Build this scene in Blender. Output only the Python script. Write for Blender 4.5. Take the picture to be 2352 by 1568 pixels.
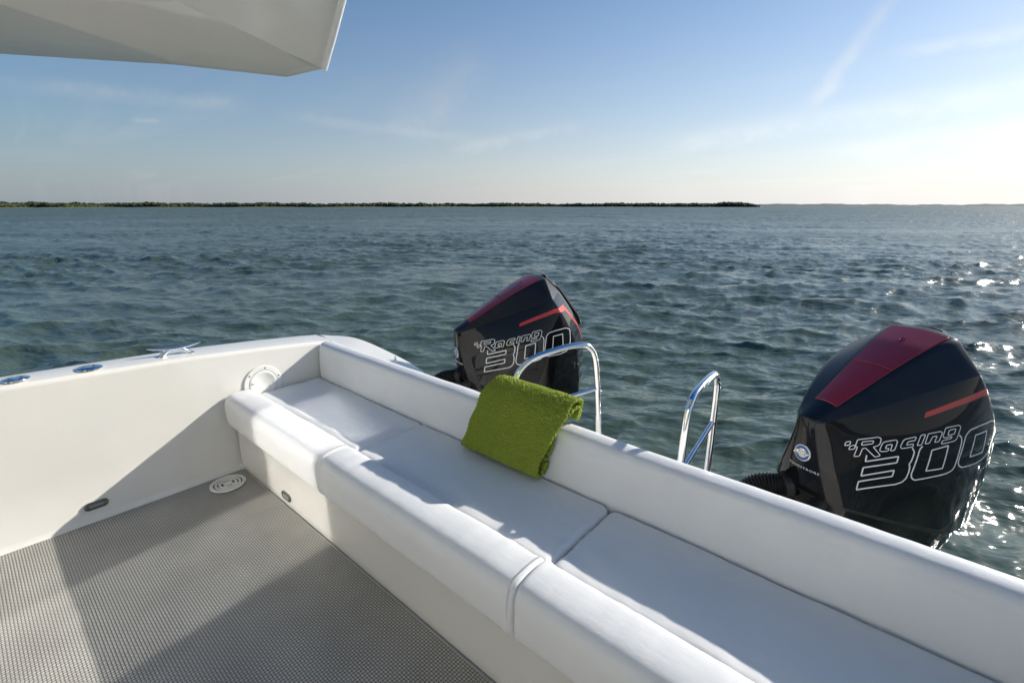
import bpy, bmesh, math, random
import numpy as np
from mathutils import Vector, Matrix
from mathutils.bvhtree import BVHTree
from mathutils import noise as mnoise

random.seed(4); RNG = np.random.default_rng(11)
R = math.radians
for o in list(bpy.data.objects):
    bpy.data.objects.remove(o)
scene = bpy.context.scene
COL = scene.collection

# ------------------------------------------------------------------ camera
HEAD = 40.7                     # camera heading, degrees left of straight aft (+Y)
cam_d = bpy.data.cameras.new('camera')
cam_d.sensor_width = 36.0
cam_d.lens = 1095.0 / 2352.0 * 36.0
cam_d.clip_start = 0.02
cam_d.clip_end = 20000.0
cam = bpy.data.objects.new('camera', cam_d)
COL.objects.link(cam)
cam.location = (0, 0, 1.75)
cam.rotation_euler = (R(90) - math.atan(313.0 / 1095.0), 0, R(HEAD))
scene.camera = cam

# ------------------------------------------------------------------ light
SUN_EL, SUN_AZ = 26.5, 27.0     # azimuth from aft (+Y) towards +X
SUNV = Vector((math.sin(R(SUN_AZ)) * math.cos(R(SUN_EL)), math.cos(R(SUN_AZ)) * math.cos(R(SUN_EL)), math.sin(R(SUN_EL))))
sun_d = bpy.data.lights.new('sun', 'SUN')
sun_d.energy = 5.0
sun_d.angle = R(0.55)
sun_d.color = (1.0, 0.955, 0.88)
sun = bpy.data.objects.new('sun', sun_d)
COL.objects.link(sun)
sun.location = SUNV * 40
sun.rotation_euler = SUNV.to_track_quat('Z', 'Y').to_euler()

world = bpy.data.worlds.new('World')
scene.world = world
world.use_nodes = True


def N(nt, t, **kw):
    n = nt.nodes.new(t)
    for k, v in kw.items():
        if k.startswith('i_'):
            key = k[2:].replace('_', ' ')
            n.inputs[int(key) if key.isdigit() else key].default_value = v
        else:
            setattr(n, k, v)
    return n


def L(nt, a, b):
    nt.links.new(a, b)


def math_n(nt, op, a, b=None, clamp=False):
    n = N(nt, 'ShaderNodeMath', operation=op)
    n.use_clamp = clamp
    for k, v in enumerate((a, b)):
        if v is None:
            continue
        if isinstance(v, (int, float)):
            n.inputs[k].default_value = v
        else:
            L(nt, v, n.inputs[k])
    return n.outputs[0]


def cam_ray(u, v):
    """world direction seen at a point of the 2352x1568 view; used to set out the far sky and shore"""
    p = math.atan(313.0 / 1095.0)
    h = R(HEAD)
    F = Vector((-math.sin(h) * math.cos(p), math.cos(h) * math.cos(p), -math.sin(p)))
    X = Vector((math.cos(h), math.sin(h), 0))
    U = X.cross(F)
    return (X * (u - 1176) + U * (784 - v) + F * 1095.0).normalized()


def build_world():
    nt = world.node_tree
    nt.nodes.clear()
    out = N(nt, 'ShaderNodeOutputWorld')
    bg = N(nt, 'ShaderNodeBackground')
    bg.inputs['Strength'].default_value = 0.098
    sky = N(nt, 'ShaderNodeTexSky', sky_type='NISHITA')
    sky.sun_disc = False
    sky.sun_elevation = R(SUN_EL)
    sky.sun_rotation = R(SUN_AZ)
    sky.altitude = 0
    sky.air_density = 1.0
    sky.dust_density = 0.5
    sky.ozone_density = 2.6
    tc = N(nt, 'ShaderNodeTexCoord')
    sep = N(nt, 'ShaderNodeSeparateXYZ')
    L(nt, tc.outputs['Generated'], sep.inputs[0])
    # cirrus: direction projected on a high flat layer, noise stretched one way
    zc = math_n(nt, 'MAXIMUM', sep.outputs[2], 0.03)
    zc = math_n(nt, 'ADD', zc, 0.05)
    px = math_n(nt, 'DIVIDE', sep.outputs[0], zc)
    py = math_n(nt, 'DIVIDE', sep.outputs[1], zc)
    cmb = N(nt, 'ShaderNodeCombineXYZ')
    L(nt, px, cmb.inputs[0]); L(nt, py, cmb.inputs[1])
    mp = N(nt, 'ShaderNodeMapping')
    mp.inputs['Rotation'].default_value = (0, 0, R(24))
    mp.inputs['Scale'].default_value = (0.16, 0.75, 1)
    L(nt, cmb.outputs[0], mp.inputs[0])
    n1 = N(nt, 'ShaderNodeTexNoise', i_Scale=1.5, i_Detail=9.0, i_Roughness=0.62, i_Distortion=0.9)
    L(nt, mp.outputs[0], n1.inputs['Vector'])
    n2 = N(nt, 'ShaderNodeTexNoise', i_Scale=0.35, i_Detail=3.0)
    L(nt, cmb.outputs[0], n2.inputs['Vector'])
    r1 = N(nt, 'ShaderNodeMapRange', i_1=0.50, i_2=0.86)
    L(nt, n1.outputs['Fac'], r1.inputs[0])
    r2 = N(nt, 'ShaderNodeMapRange', i_1=0.42, i_2=0.66)
    L(nt, n2.outputs['Fac'], r2.inputs[0])
    fac = math_n(nt, 'MULTIPLY', r1.outputs[0], r2.outputs[0])
    fac = math_n(nt, 'MULTIPLY', fac, 0.26)
    # drawn-out wisps and old aircraft trails: bands along great circles
    nb = N(nt, 'ShaderNodeTexNoise', i_Scale=16.0, i_Detail=7.0, i_Roughness=0.65)
    L(nt, tc.outputs['Generated'], nb.inputs['Vector'])
    jit = math_n(nt, 'SUBTRACT', nb.outputs['Fac'], 0.5)
    bands = [((2085, -40), (1850, 255), 0.021, 0.42, .034), ((-40, 180), (560, 246), 0.018, 0.26, .03),
             ((2500, 50), (2050, 120), 0.014, 0.34, .026), ((1340, 288), (1040, 342), 0.018, 0.30, .03),
             ((2500, 180), (1500, 335), 0.030, 0.34, .04), ((660, 270), (1110, 325), 0.016, 0.20, .03),
             ((300, 276), (370, 279), 0.007, 0.22, .01), ((1120, 120), (900, 300), 0.06, 0.20, .10), ((2500, 270), (1900, 350), 0.024, 0.2, .04)]
    for a, b, wid, st, jamp in bands:
        da, db = cam_ray(*a), cam_ray(*b)
        nn = da.cross(db).normalized()
        mid = (da + db).normalized()
        half = da.angle(db) * 0.5
        v = N(nt, 'ShaderNodeVectorMath', operation='DOT_PRODUCT')
        L(nt, tc.outputs['Generated'], v.inputs[0]); v.inputs[1].default_value = nn
        d = math_n(nt, 'ADD', v.outputs['Value'], math_n(nt, 'MULTIPLY', jit, jamp))
        d = math_n(nt, 'ABSOLUTE', d)
        m1 = N(nt, 'ShaderNodeMapRange', interpolation_type='SMOOTHSTEP', i_1=wid, i_2=0.0)
        L(nt, d, m1.inputs[0])
        v2 = N(nt, 'ShaderNodeVectorMath', operation='DOT_PRODUCT')
        L(nt, tc.outputs['Generated'], v2.inputs[0]); v2.inputs[1].default_value = mid
        m2 = N(nt, 'ShaderNodeMapRange', interpolation_type='SMOOTHSTEP', i_1=math.cos(half * 1.15), i_2=math.cos(half * 0.45))
        L(nt, v2.outputs['Value'], m2.inputs[0])
        tx = N(nt, 'ShaderNodeMapRange', i_1=0.30, i_2=0.66, i_3=0.15)
        L(nt, nb.outputs['Fac'], tx.inputs[0])
        k = math_n(nt, 'MULTIPLY', m1.outputs[0], m2.outputs[0])
        k = math_n(nt, 'MULTIPLY', k, tx.outputs[0])
        k = math_n(nt, 'MULTIPLY', k, st)
        fac = math_n(nt, 'ADD', fac, k, clamp=True)
    # thin ice haze: brighter than the blue behind, scaled by the sky's own brightness
    bw = N(nt, 'ShaderNodeRGBToBW')
    L(nt, sky.outputs[0], bw.inputs[0])
    lum = math_n(nt, 'ADD', math_n(nt, 'MULTIPLY', bw.outputs[0], 1.15), 1.6)
    tint = N(nt, 'ShaderNodeMix', data_type='RGBA', blend_type='MULTIPLY')
    tint.inputs['Factor'].default_value = 1
    tint.inputs['A'].default_value = (0.97, 0.99, 1.0, 1)
    cl = N(nt, 'ShaderNodeCombineColor')
    for k in range(3):
        L(nt, lum, cl.inputs[k])
    L(nt, cl.outputs[0], tint.inputs['B'])
    mix = N(nt, 'ShaderNodeMix', data_type='RGBA')
    L(nt, fac, mix.inputs['Factor'])
    # dry-season haze low down all round: thins out the blue, takes its brightness from the sky behind it
    veil = math_n(nt, 'MULTIPLY', math_n(nt, 'EXPONENT', math_n(nt, 'MULTIPLY', math_n(nt, 'MAXIMUM', sep.outputs[2], 0.0), -4.2)), 0.91)
    # the haze scatters forward: brightest and whitest below the sun, dimmer and bluer away from it
    sd = N(nt, 'ShaderNodeVectorMath', operation='DOT_PRODUCT')
    L(nt, tc.outputs['Generated'], sd.inputs[0]); sd.inputs[1].default_value = SUNV
    dt = sd.outputs['Value']
    vl = math_n(nt, 'ADD', math_n(nt, 'ADD', math_n(nt, 'MULTIPLY', dt, 3.5), math_n(nt, 'MULTIPLY', math_n(nt, 'MULTIPLY', dt, dt), 2.2)), 3.85)
    vc = N(nt, 'ShaderNodeCombineColor')
    for k, (t0, t1) in enumerate(((0.82, 0.99), (1.0, 1.0), (1.22, 1.04))):
        mr = N(nt, 'ShaderNodeMapRange', i_1=-0.45, i_2=0.35, i_3=t0, i_4=t1)
        L(nt, dt, mr.inputs[0])
        L(nt, math_n(nt, 'MULTIPLY', vl, mr.outputs[0]), vc.inputs[k])
    mv = N(nt, 'ShaderNodeMix', data_type='RGBA')
    L(nt, veil, mv.inputs['Factor'])
    sat = N(nt, 'ShaderNodeHueSaturation', i_Saturation=1.40)
    L(nt, sky.outputs[0], sat.inputs['Color'])
    L(nt, sat.outputs[0], mv.inputs['A'])
    L(nt, vc.outputs[0], mv.inputs['B'])
    L(nt, mv.outputs['Result'], mix.inputs['A'])
    L(nt, tint.outputs['Result'], mix.inputs['B'])
    L(nt, mix.outputs['Result'], bg.inputs['Color'])
    L(nt, bg.outputs[0], out.inputs[0])


build_world()

vs = scene.view_settings
vs.view_transform = 'Standard'
vs.look = 'None'
vs.gamma = 1.0
vs.use_curve_mapping = False
vs.exposure = 0.27
scene.render.engine = 'CYCLES'
cy = scene.cycles
cy.use_denoising = True
cy.max_bounces = 10
cy.diffuse_bounces = 5
cy.glossy_bounces = 5
cy.sample_clamp_indirect = 0
cy.blur_glossy = 0.0
cy.use_guiding = True            # the door glass throws a patch of sunlight back into the cockpit
cy.caustics_reflective = True
cy.use_adaptive_sampling = False


# ------------------------------------------------------------------ materials
def mat(name, col, rough=0.5, spec=0.5, metal=0.0, coat=0.0, coat_rough=0.05, ior=None):
    m = bpy.data.materials.new(name)
    m.use_nodes = True
    b = m.node_tree.nodes['Principled BSDF']
    b.inputs['Base Color'].default_value = (*col, 1)
    b.inputs['Roughness'].default_value = rough
    b.inputs['Specular IOR Level'].default_value = spec
    b.inputs['Metallic'].default_value = metal
    b.inputs['Coat Weight'].default_value = coat
    b.inputs['Coat Roughness'].default_value = coat_rough
    if ior:
        b.inputs['IOR'].default_value = ior
    return m


def P(m):
    return m.node_tree.nodes['Principled BSDF']


def obj_coords(nt, scale=(1, 1, 1), rot=(0, 0, 0)):
    tc = N(nt, 'ShaderNodeTexCoord')
    mp = N(nt, 'ShaderNodeMapping')
    mp.inputs['Scale'].default_value = scale
    mp.inputs['Rotation'].default_value = rot
    L(nt, tc.outputs['Object'], mp.inputs[0])
    return mp.outputs[0]


def add_bump(m, height, strength=0.3, dist=0.01):
    nt = m.node_tree
    b = N(nt, 'ShaderNodeBump', i_Strength=strength, i_Distance=dist)
    L(nt, height, b.inputs['Height'])
    L(nt, b.outputs[0], P(m).inputs['Normal'])
    return b


def mottled(m, c1, c2, scale=3.0, detail=5, lo=0.35, hi=0.65, rough=None):
    nt = m.node_tree
    n = N(nt, 'ShaderNodeTexNoise', i_Scale=scale, i_Detail=detail)
    L(nt, obj_coords(nt), n.inputs['Vector'])
    r = N(nt, 'ShaderNodeMapRange', i_1=lo, i_2=hi)
    L(nt, n.outputs['Fac'], r.inputs[0])
    x = N(nt, 'ShaderNodeMix', data_type='RGBA')
    x.inputs['A'].default_value = (*c1, 1); x.inputs['B'].default_value = (*c2, 1)
    L(nt, r.outputs[0], x.inputs['Factor'])
    L(nt, x.outputs['Result'], P(m).inputs['Base Color'])
    if rough:
        rr = N(nt, 'ShaderNodeMapRange', i_3=rough[0], i_4=rough[1])
        L(nt, n.outputs['Fac'], rr.inputs[0])
        L(nt, rr.outputs[0], P(m).inputs['Roughness'])
    return n


M = {}
M['gelcoat'] = mat('gelcoat', (0.74, 0.725, 0.69), 0.22, 0.5, coat=0.6, coat_rough=0.05)
mottled(M['gelcoat'], (0.715, 0.692, 0.638), (0.69, 0.668, 0.612), 2.2, 6, rough=(0.10, 0.22))
nt = M['gelcoat'].node_tree
n = N(nt, 'ShaderNodeTexNoise', i_Scale=5.0, i_Detail=2.0)
L(nt, obj_coords(nt), n.inputs['Vector'])
add_bump(M['gelcoat'], n.outputs['Fac'], 0.10, 0.02)

M['vinyl'] = mat('vinyl', (0.83, 0.83, 0.825), 0.46, 0.4)
mottled(M['vinyl'], (0.765, 0.760, 0.745), (0.74, 0.735, 0.722), 6, 5)
nt = M['vinyl'].node_tree
v = N(nt, 'ShaderNodeTexVoronoi', i_Scale=520.0)
L(nt, obj_coords(nt), v.inputs['Vector'])
n = N(nt, 'ShaderNodeTexNoise', i_Scale=34.0, i_Detail=4.0)
L(nt, obj_coords(nt, (0.5, 1.5, 1)), n.inputs['Vector'])
hsum = math_n(nt, 'ADD', math_n(nt, 'MULTIPLY', v.outputs['Distance'], 0.12), math_n(nt, 'MULTIPLY', n.outputs['Fac'], 0.6))
cr = N(nt, 'ShaderNodeTexNoise', noise_type='RIDGED_MULTIFRACTAL', i_Scale=3.6, i_Detail=3.0, i_Distortion=0.8)   # pulled creases
L(nt, obj_coords(nt, (1.5, 0.55, 0.7), (0, 0, R(24))), cr.inputs['Vector'])
hsum = math_n(nt, 'ADD', hsum, math_n(nt, 'MULTIPLY', cr.outputs['Fac'], 0.55))
add_bump(M['vinyl'], hsum, 0.30, 0.006)

M['thread'] = mat('thread', (0.78, 0.78, 0.77), 0.7)
M['chrome'] = mat('chrome', (0.86, 0.86, 0.87), 0.07, 0.5, metal=1.0)
nt = M['chrome'].node_tree
n = N(nt, 'ShaderNodeTexNoise', i_Scale=30.0, i_Detail=4.0)
L(nt, obj_coords(nt), n.inputs['Vector'])
rr = N(nt, 'ShaderNodeMapRange', i_3=0.04, i_4=0.16)
L(nt, n.outputs['Fac'], rr.inputs[0]); L(nt, rr.outputs[0], P(M['chrome']).inputs['Roughness'])
M['dark_steel'] = mat('dark_steel', (0.30, 0.29, 0.27), 0.25, 0.5, metal=1.0)
M['lens'] = mat('lens', (0.28, 0.28, 0.30), 0.12, 0.5)
M['white_plastic'] = mat('white_plastic', (0.76, 0.75, 0.71), 0.38)
mottled(M['white_plastic'], (0.77, 0.76, 0.72), (0.70, 0.69, 0.64), 14, 4)
M['screw'] = mat('screw', (0.10, 0.10, 0.10), 0.4, metal=0.6)
M['dark_hole'] = mat('dark_hole', (0.02, 0.02, 0.02), 0.6)
M['gloss_black'] = mat('gloss_black', (0.006, 0.006, 0.007), 0.10, 0.05, coat=1.0, coat_rough=0.03)
n = mottled(M['gloss_black'], (0.005, 0.005, 0.006), (0.009, 0.009, 0.010), 3.0, 6)
nt = M['gloss_black'].node_tree
sp = N(nt, 'ShaderNodeTexVoronoi', i_Scale=60.0, i_Randomness=1.0)
L(nt, obj_coords(nt), sp.inputs['Vector'])
sm = N(nt, 'ShaderNodeMapRange', i_1=0.07, i_2=0.03, i_3=0.03, i_4=0.30)
P(M['gloss_black']).inputs['Coat IOR'].default_value = 1.36
L(nt, sp.outputs['Distance'], sm.inputs[0])
L(nt, sm.outputs[0], P(M['gloss_black']).inputs['Coat Roughness'])
M['satin_black'] = mat('satin_black', (0.008, 0.009, 0.013), 0.33, 0.4, coat=0.0)
mottled(M['satin_black'], (0.007, 0.008, 0.012), (0.012, 0.013, 0.017), 8, 6, rough=(0.28, 0.42))
M['rubber'] = mat('rubber', (0.012, 0.012, 0.012), 0.55)
mottled(M['rubber'], (0.010, 0.010, 0.010), (0.022, 0.021, 0.020), 20, 4)
M['red_panel'] = mat('red_panel', (0.175, 0.012, 0.026), 0.34, 0.5, coat=0.3, coat_rough=0.25)
mottled(M['red_panel'], (0.32, 0.016, 0.032), (0.28, 0.014, 0.029), 7, 5)
M['red_stripe'] = mat('red_stripe', (0.52, 0.030, 0.026), 0.30, 0.5, coat=0.4, coat_rough=0.1)
mottled(M['red_stripe'], (0.53, 0.030, 0.026), (0.46, 0.026, 0.024), 9, 4)
M['letter_white'] = mat('letter_white', (0.74, 0.74, 0.74), 0.35)
M['badge_white'] = mat('badge_white', (0.75, 0.76, 0.76), 0.3)
M['badge_blue'] = mat('badge_blue', (0.03, 0.10, 0.30), 0.3)
M['badge_silver'] = mat('badge_silver', (0.62, 0.60, 0.52), 0.25, metal=0.7)
M['window_glass'] = mat('window_glass', (0.50, 0.51, 0.52), 0.06, 0.5, metal=1.0)

M['towel'] = mat('towel', (0.16, 0.23, 0.025), 0.9, 0.15)
P(M['towel']).inputs['Sheen Weight'].default_value = 0.25
P(M['towel']).inputs['Sheen Roughness'].default_value = 0.4
P(M['towel']).inputs['Sheen Tint'].default_value = (0.55, 0.75, 0.15, 1)

M['lip'] = mat('lip', (0.78, 0.77, 0.74), 0.3)  # paler than the gelcoat: the sun on the rim edge is painted in


def make_mat_weave():
    m = mat('woven_vinyl', (0.2, 0.2, 0.2), 0.42, 0.5)
    nt = m.node_tree
    co = obj_coords(nt, (1, 1, 1), (0, 0, R(0)))
    sep = N(nt, 'ShaderNodeSeparateXYZ'); L(nt, co, sep.inputs[0])
    # two sets of flat strands passing over and under each other
    pu, pv = 0.0140, 0.0112
    u = math_n(nt, 'DIVIDE', sep.outputs[0], pu)
    v = math_n(nt, 'DIVIDE', sep.outputs[1], pv)
    fu = math_n(nt, 'FLOOR', u); fv = math_n(nt, 'FLOOR', v)
    s = math_n(nt, 'ADD', fu, fv)
    par = math_n(nt, 'ABSOLUTE', math_n(nt, 'MODULO', s, 2.0))
    su = math_n(nt, 'ABSOLUTE', math_n(nt, 'SINE', math_n(nt, 'MULTIPLY', u, math.pi)))
    sv = math_n(nt, 'ABSOLUTE', math_n(nt, 'SINE', math_n(nt, 'MULTIPLY', v, math.pi)))
    def strand(a, b):     # rounded across (a), arched along (b)
        aa = math_n(nt, 'POWER', a, 0.55); bb = math_n(nt, 'POWER', b, 0.8)
        return math_n(nt, 'MULTIPLY', aa, math_n(nt, 'ADD', math_n(nt, 'MULTIPLY', bb, 0.7), 0.3))
    h0 = strand(su, sv); h1 = strand(sv, su)
    mx = N(nt, 'ShaderNodeMix', data_type='FLOAT')
    L(nt, par, mx.inputs['Factor']); L(nt, h0, mx.inputs['A']); L(nt, h1, mx.inputs['B'])
    h = mx.outputs['Result']
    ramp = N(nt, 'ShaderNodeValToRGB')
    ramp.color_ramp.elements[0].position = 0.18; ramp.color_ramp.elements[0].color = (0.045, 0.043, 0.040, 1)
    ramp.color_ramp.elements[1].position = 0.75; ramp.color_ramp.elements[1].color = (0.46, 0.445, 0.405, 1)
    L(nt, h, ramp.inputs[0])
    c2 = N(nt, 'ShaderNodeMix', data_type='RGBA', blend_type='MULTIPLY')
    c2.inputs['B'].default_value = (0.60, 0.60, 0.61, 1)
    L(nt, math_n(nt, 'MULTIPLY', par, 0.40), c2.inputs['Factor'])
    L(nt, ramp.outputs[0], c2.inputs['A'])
    nn = N(nt, 'ShaderNodeTexNoise', i_Scale=3.2, i_Detail=6.0)
    L(nt, co, nn.inputs['Vector'])
    rr = N(nt, 'ShaderNodeMapRange', i_1=0.3, i_2=0.7, i_3=0.85, i_4=1.12)
    L(nt, nn.outputs['Fac'], rr.inputs[0])
    c3 = N(nt, 'ShaderNodeMix', data_type='RGBA', blend_type='MULTIPLY')
    c3.inputs['Factor'].default_value = 1
    cc = N(nt, 'ShaderNodeCombineColor')
    for k in range(3):
        L(nt, rr.outputs[0], cc.inputs[k])
    L(nt, c2.outputs['Result'], c3.inputs['A']); L(nt, cc.outputs[0], c3.inputs['B'])
    L(nt, c3.outputs['Result'], P(m).inputs['Base Color'])
    add_bump(m, h, 0.8, 0.0022)
    return m


M['weave'] = make_mat_weave()


def make_water():
    m = mat('sea_water', (0.010, 0.042, 0.036), 0.09, 0.5, ior=1.333)
    nt = m.node_tree
    co = obj_coords(nt)
    # silt clouds: greener and bluer patches of the water itself
    n = N(nt, 'ShaderNodeTexNoise', i_Scale=0.05, i_Detail=3.0)
    L(nt, co, n.inputs['Vector'])
    x = N(nt, 'ShaderNodeMix', data_type='RGBA')
    x.inputs['A'].default_value = (0.062, 0.090, 0.070, 1); x.inputs['B'].default_value = (0.074, 0.104, 0.082, 1)
    L(nt, n.outputs['Fac'], x.inputs['Factor'])
    L(nt, x.outputs['Result'], P(m).inputs['Base Color'])
    # ripples with long crests lying across the wind
    tc = N(nt, 'ShaderNodeTexCoord')
    def across(rot, sx, sy):
        m1 = N(nt, 'ShaderNodeMapping'); m1.inputs['Rotation'].default_value = (0, 0, R(rot))
        L(nt, tc.outputs['Object'], m1.inputs[0])
        m2 = N(nt, 'ShaderNodeMapping'); m2.inputs['Scale'].default_value = (sx, sy, 1)
        L(nt, m1.outputs[0], m2.inputs[0])
        return m2.outputs[0]
    a = N(nt, 'ShaderNodeTexNoise', i_Scale=4.2, i_Detail=3.0, i_Roughness=0.5, i_Distortion=0.3)
    L(nt, across(-122, 1.0, 0.34), a.inputs['Vector'])
    b = N(nt, 'ShaderNodeTexNoise', i_Scale=1.5, i_Detail=4.0, i_Roughness=0.55, i_Distortion=0.4)
    L(nt, across(-134, 1.0, 0.38), b.inputs['Vector'])
    c = N(nt, 'ShaderNodeTexNoise', i_Scale=0.42, i_Detail=5.0, i_Roughness=0.6, i_Distortion=0.5)
    L(nt, across(-127, 1.0, 0.30), c.inputs['Vector'])
    d = N(nt, 'ShaderNodeTexNoise', i_Scale=11.0, i_Detail=2.0, i_Roughness=0.5)
    L(nt, across(-118, 1.0, 0.5), d.inputs['Vector'])
    h = math_n(nt, 'ADD', math_n(nt, 'MULTIPLY', a.outputs['Fac'], 0.30), math_n(nt, 'MULTIPLY', b.outputs['Fac'], 0.70))
    h = math_n(nt, 'ADD', h, math_n(nt, 'MULTIPLY', c.outputs['Fac'], 0.8))
    h = math_n(nt, 'ADD', h, math_n(nt, 'MULTIPLY', d.outputs['Fac'], 0.06))
    bp = add_bump(m, h, 0.75, 0.17)
    # away from the boat the waves are too small to draw one by one: their slopes become roughness
    ln = N(nt, 'ShaderNodeVectorMath', operation='LENGTH')
    L(nt, tc.outputs['Object'], ln.inputs[0])
    lg = math_n(nt, 'LOGARITHM', math_n(nt, 'MAXIMUM', ln.outputs['Value'], 1.0), 10.0)
    rg = N(nt, 'ShaderNodeMapRange', i_1=0.8, i_2=2.3, i_3=0.09, i_4=0.425)
    L(nt, lg, rg.inputs[0])
    # cat's-paws: gusts roughen the surface in streaks
    e = N(nt, 'ShaderNodeTexNoise', i_Scale=0.16, i_Detail=7.0, i_Roughness=0.68, i_Distortion=0.4)
    L(nt, across(-126, 1.0, 0.24), e.inputs['Vector'])
    er = N(nt, 'ShaderNodeMapRange', i_1=0.3, i_2=0.7, i_3=0.72, i_4=1.28)
    L(nt, e.outputs['Fac'], er.inputs[0])
    L(nt, math_n(nt, 'MULTIPLY', rg.outputs[0], er.outputs[0]), P(m).inputs['Roughness'])
    bs = N(nt, 'ShaderNodeMapRange', i_1=1.5, i_2=2.6, i_3=0.80, i_4=1.0)
    L(nt, lg, bs.inputs[0])
    L(nt, bs.outputs[0], bp.inputs['Strength'])
    return m


M['water'] = make_water()
M['mangrove'] = mat('mangrove', (0.05, 0.065, 0.018), 0.8, 0.2)
mottled(M['mangrove'], (0.060, 0.066, 0.020), (0.026, 0.036, 0.011), 0.15, 6)
M['sand'] = mat('sand', (0.34, 0.29, 0.21), 0.9)
mottled(M['sand'], (0.36, 0.31, 0.22), (0.22, 0.20, 0.13), 0.02, 6)
M['scrub'] = mat('scrub', (0.10, 0.105, 0.06), 0.9)
mottled(M['scrub'], (0.12, 0.115, 0.07), (0.07, 0.085, 0.045), 0.01, 6)


# ------------------------------------------------------------------ helpers
def tag(o, label=None, cat=None, group=None, kind=None):
    if label: o['label'] = label
    if cat: o['category'] = cat
    if group: o['group'] = group
    if kind: o['kind'] = kind
    return o


def empty(name, loc=(0, 0, 0), rz=0.0):
    o = bpy.data.objects.new(name, None)
    COL.objects.link(o)
    o.location = loc
    o.rotation_euler = (0, 0, rz)
    o.empty_display_size = 0.1
    return o


def link(name, me, material=None, parent=None, smooth=40):
    o = bpy.data.objects.new(name, me)
    COL.objects.link(o)
    if material is not None and len(me.materials) == 0:
        me.materials.append(material)
    if smooth is not None:
        me.polygons.foreach_set('use_smooth', [True] * len(me.polygons))
        me.set_sharp_from_angle(angle=R(smooth))
    if parent is not None:
        o.parent = parent
    return o


def mesh_of(verts, faces):
    me = bpy.data.meshes.new('m')
    me.from_pydata([tuple(v) for v in verts], [], faces)
    me.update()
    return me


def bm_mesh(bm):
    bmesh.ops.recalc_face_normals(bm, faces=bm.faces[:])
    me = bpy.data.meshes.new('m')
    bm.to_mesh(me)
    bm.free()
    return me


def grid(rows, close_u=False, close_v=False, caps=False):
    """rows: list of equally long lists of points -> lofted skin"""
    nr, nc = len(rows), len(rows[0])
    verts = [p for r in rows for p in r]
    faces = []
    for i in range(nr if close_v else nr - 1):
        for j in range(nc if close_u else nc - 1):
            a, b = i * nc + j, i * nc + (j + 1) % nc
            c, d = ((i + 1) % nr) * nc + (j + 1) % nc, ((i + 1) % nr) * nc + j
            faces.append((a, b, c, d))
    if caps:
        faces.append(tuple(range(nc))[::-1])
        faces.append(tuple((nr - 1) * nc + j for j in range(nc)))
    return verts, faces


def loft(rows, **kw):
    v, f = grid(rows, **kw)
    bm = bmesh.new()
    vs_ = [bm.verts.new(p) for p in v]
    for q in f:
        try:
            bm.faces.new([vs_[k] for k in q])
        except ValueError:
            pass
    bmesh.ops.remove_doubles(bm, verts=bm.verts[:], dist=1e-6)
    return bm_mesh(bm)


def box_bm(x0, x1, y0, y1, z0, z1, bevel=0.0, seg=3):
    bm = bmesh.new()
    bmesh.ops.create_cube(bm, size=1.0)
    for v in bm.verts:
        v.co = Vector((x0 + (v.co.x + .5) * (x1 - x0), y0 + (v.co.y + .5) * (y1 - y0), z0 + (v.co.z + .5) * (z1 - z0)))
    if bevel:
        bmesh.ops.bevel(bm, geom=bm.edges[:], offset=bevel, segments=seg, affect='EDGES', profile=0.5)
    return bm


def tube(pts, r, seg=14, closed_ends=True, radii=None):
    pts = [Vector(p) for p in pts]
    rows = []
    up = None
    for i, p in enumerate(pts):
        a = pts[max(i - 1, 0)]; b = pts[min(i + 1, len(pts) - 1)]
        t = (b - a).normalized()
        if up is None:
            up = t.orthogonal().normalized()
        up = (up - t * up.dot(t)).normalized()
        s = t.cross(up)
        rr = radii[i] if radii else r
        rows.append([p + (up * math.cos(2 * math.pi * k / seg) + s * math.sin(2 * math.pi * k / seg)) * rr for k in range(seg)])
    return loft(rows, close_u=True, caps=closed_ends)


def smooth_path(pts, n=8):
    """Catmull-Rom through the points"""
    P_ = [Vector(p) for p in pts]
    P_ = [P_[0] * 2 - P_[1]] + P_ + [P_[-1] * 2 - P_[-2]]
    out = []
    for i in range(1, len(P_) - 2):
        for k in range(n):
            t = k / n
            a, b, c, d = P_[i - 1], P_[i], P_[i + 1], P_[i + 2]
            out.append(0.5 * ((2 * b) + (c - a) * t + (2 * a - 5 * b + 4 * c - d) * t * t + (3 * b - a - 3 * c + d) * t ** 3))
    out.append(P_[-2])
    return out


def interp(x, xs, ys):
    return float(np.interp(x, xs, ys))


def lathe(profile, seg=32, sx=1.0, sy=1.0):
    rows = []
    for r, z in profile:
        rows.append([Vector((r * sx * math.cos(2 * math.pi * k / seg), r * sy * math.sin(2 * math.pi * k / seg), z)) for k in range(seg)])
    return loft(rows, close_u=True, caps=True)


def fbm(x, y, z, o=3):
    return mnoise.fractal(Vector((x, y, z)), 1.0, 2.0, o)


# ------------------------------------------------------------------ the sea
WATER_Z = -0.50


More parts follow.
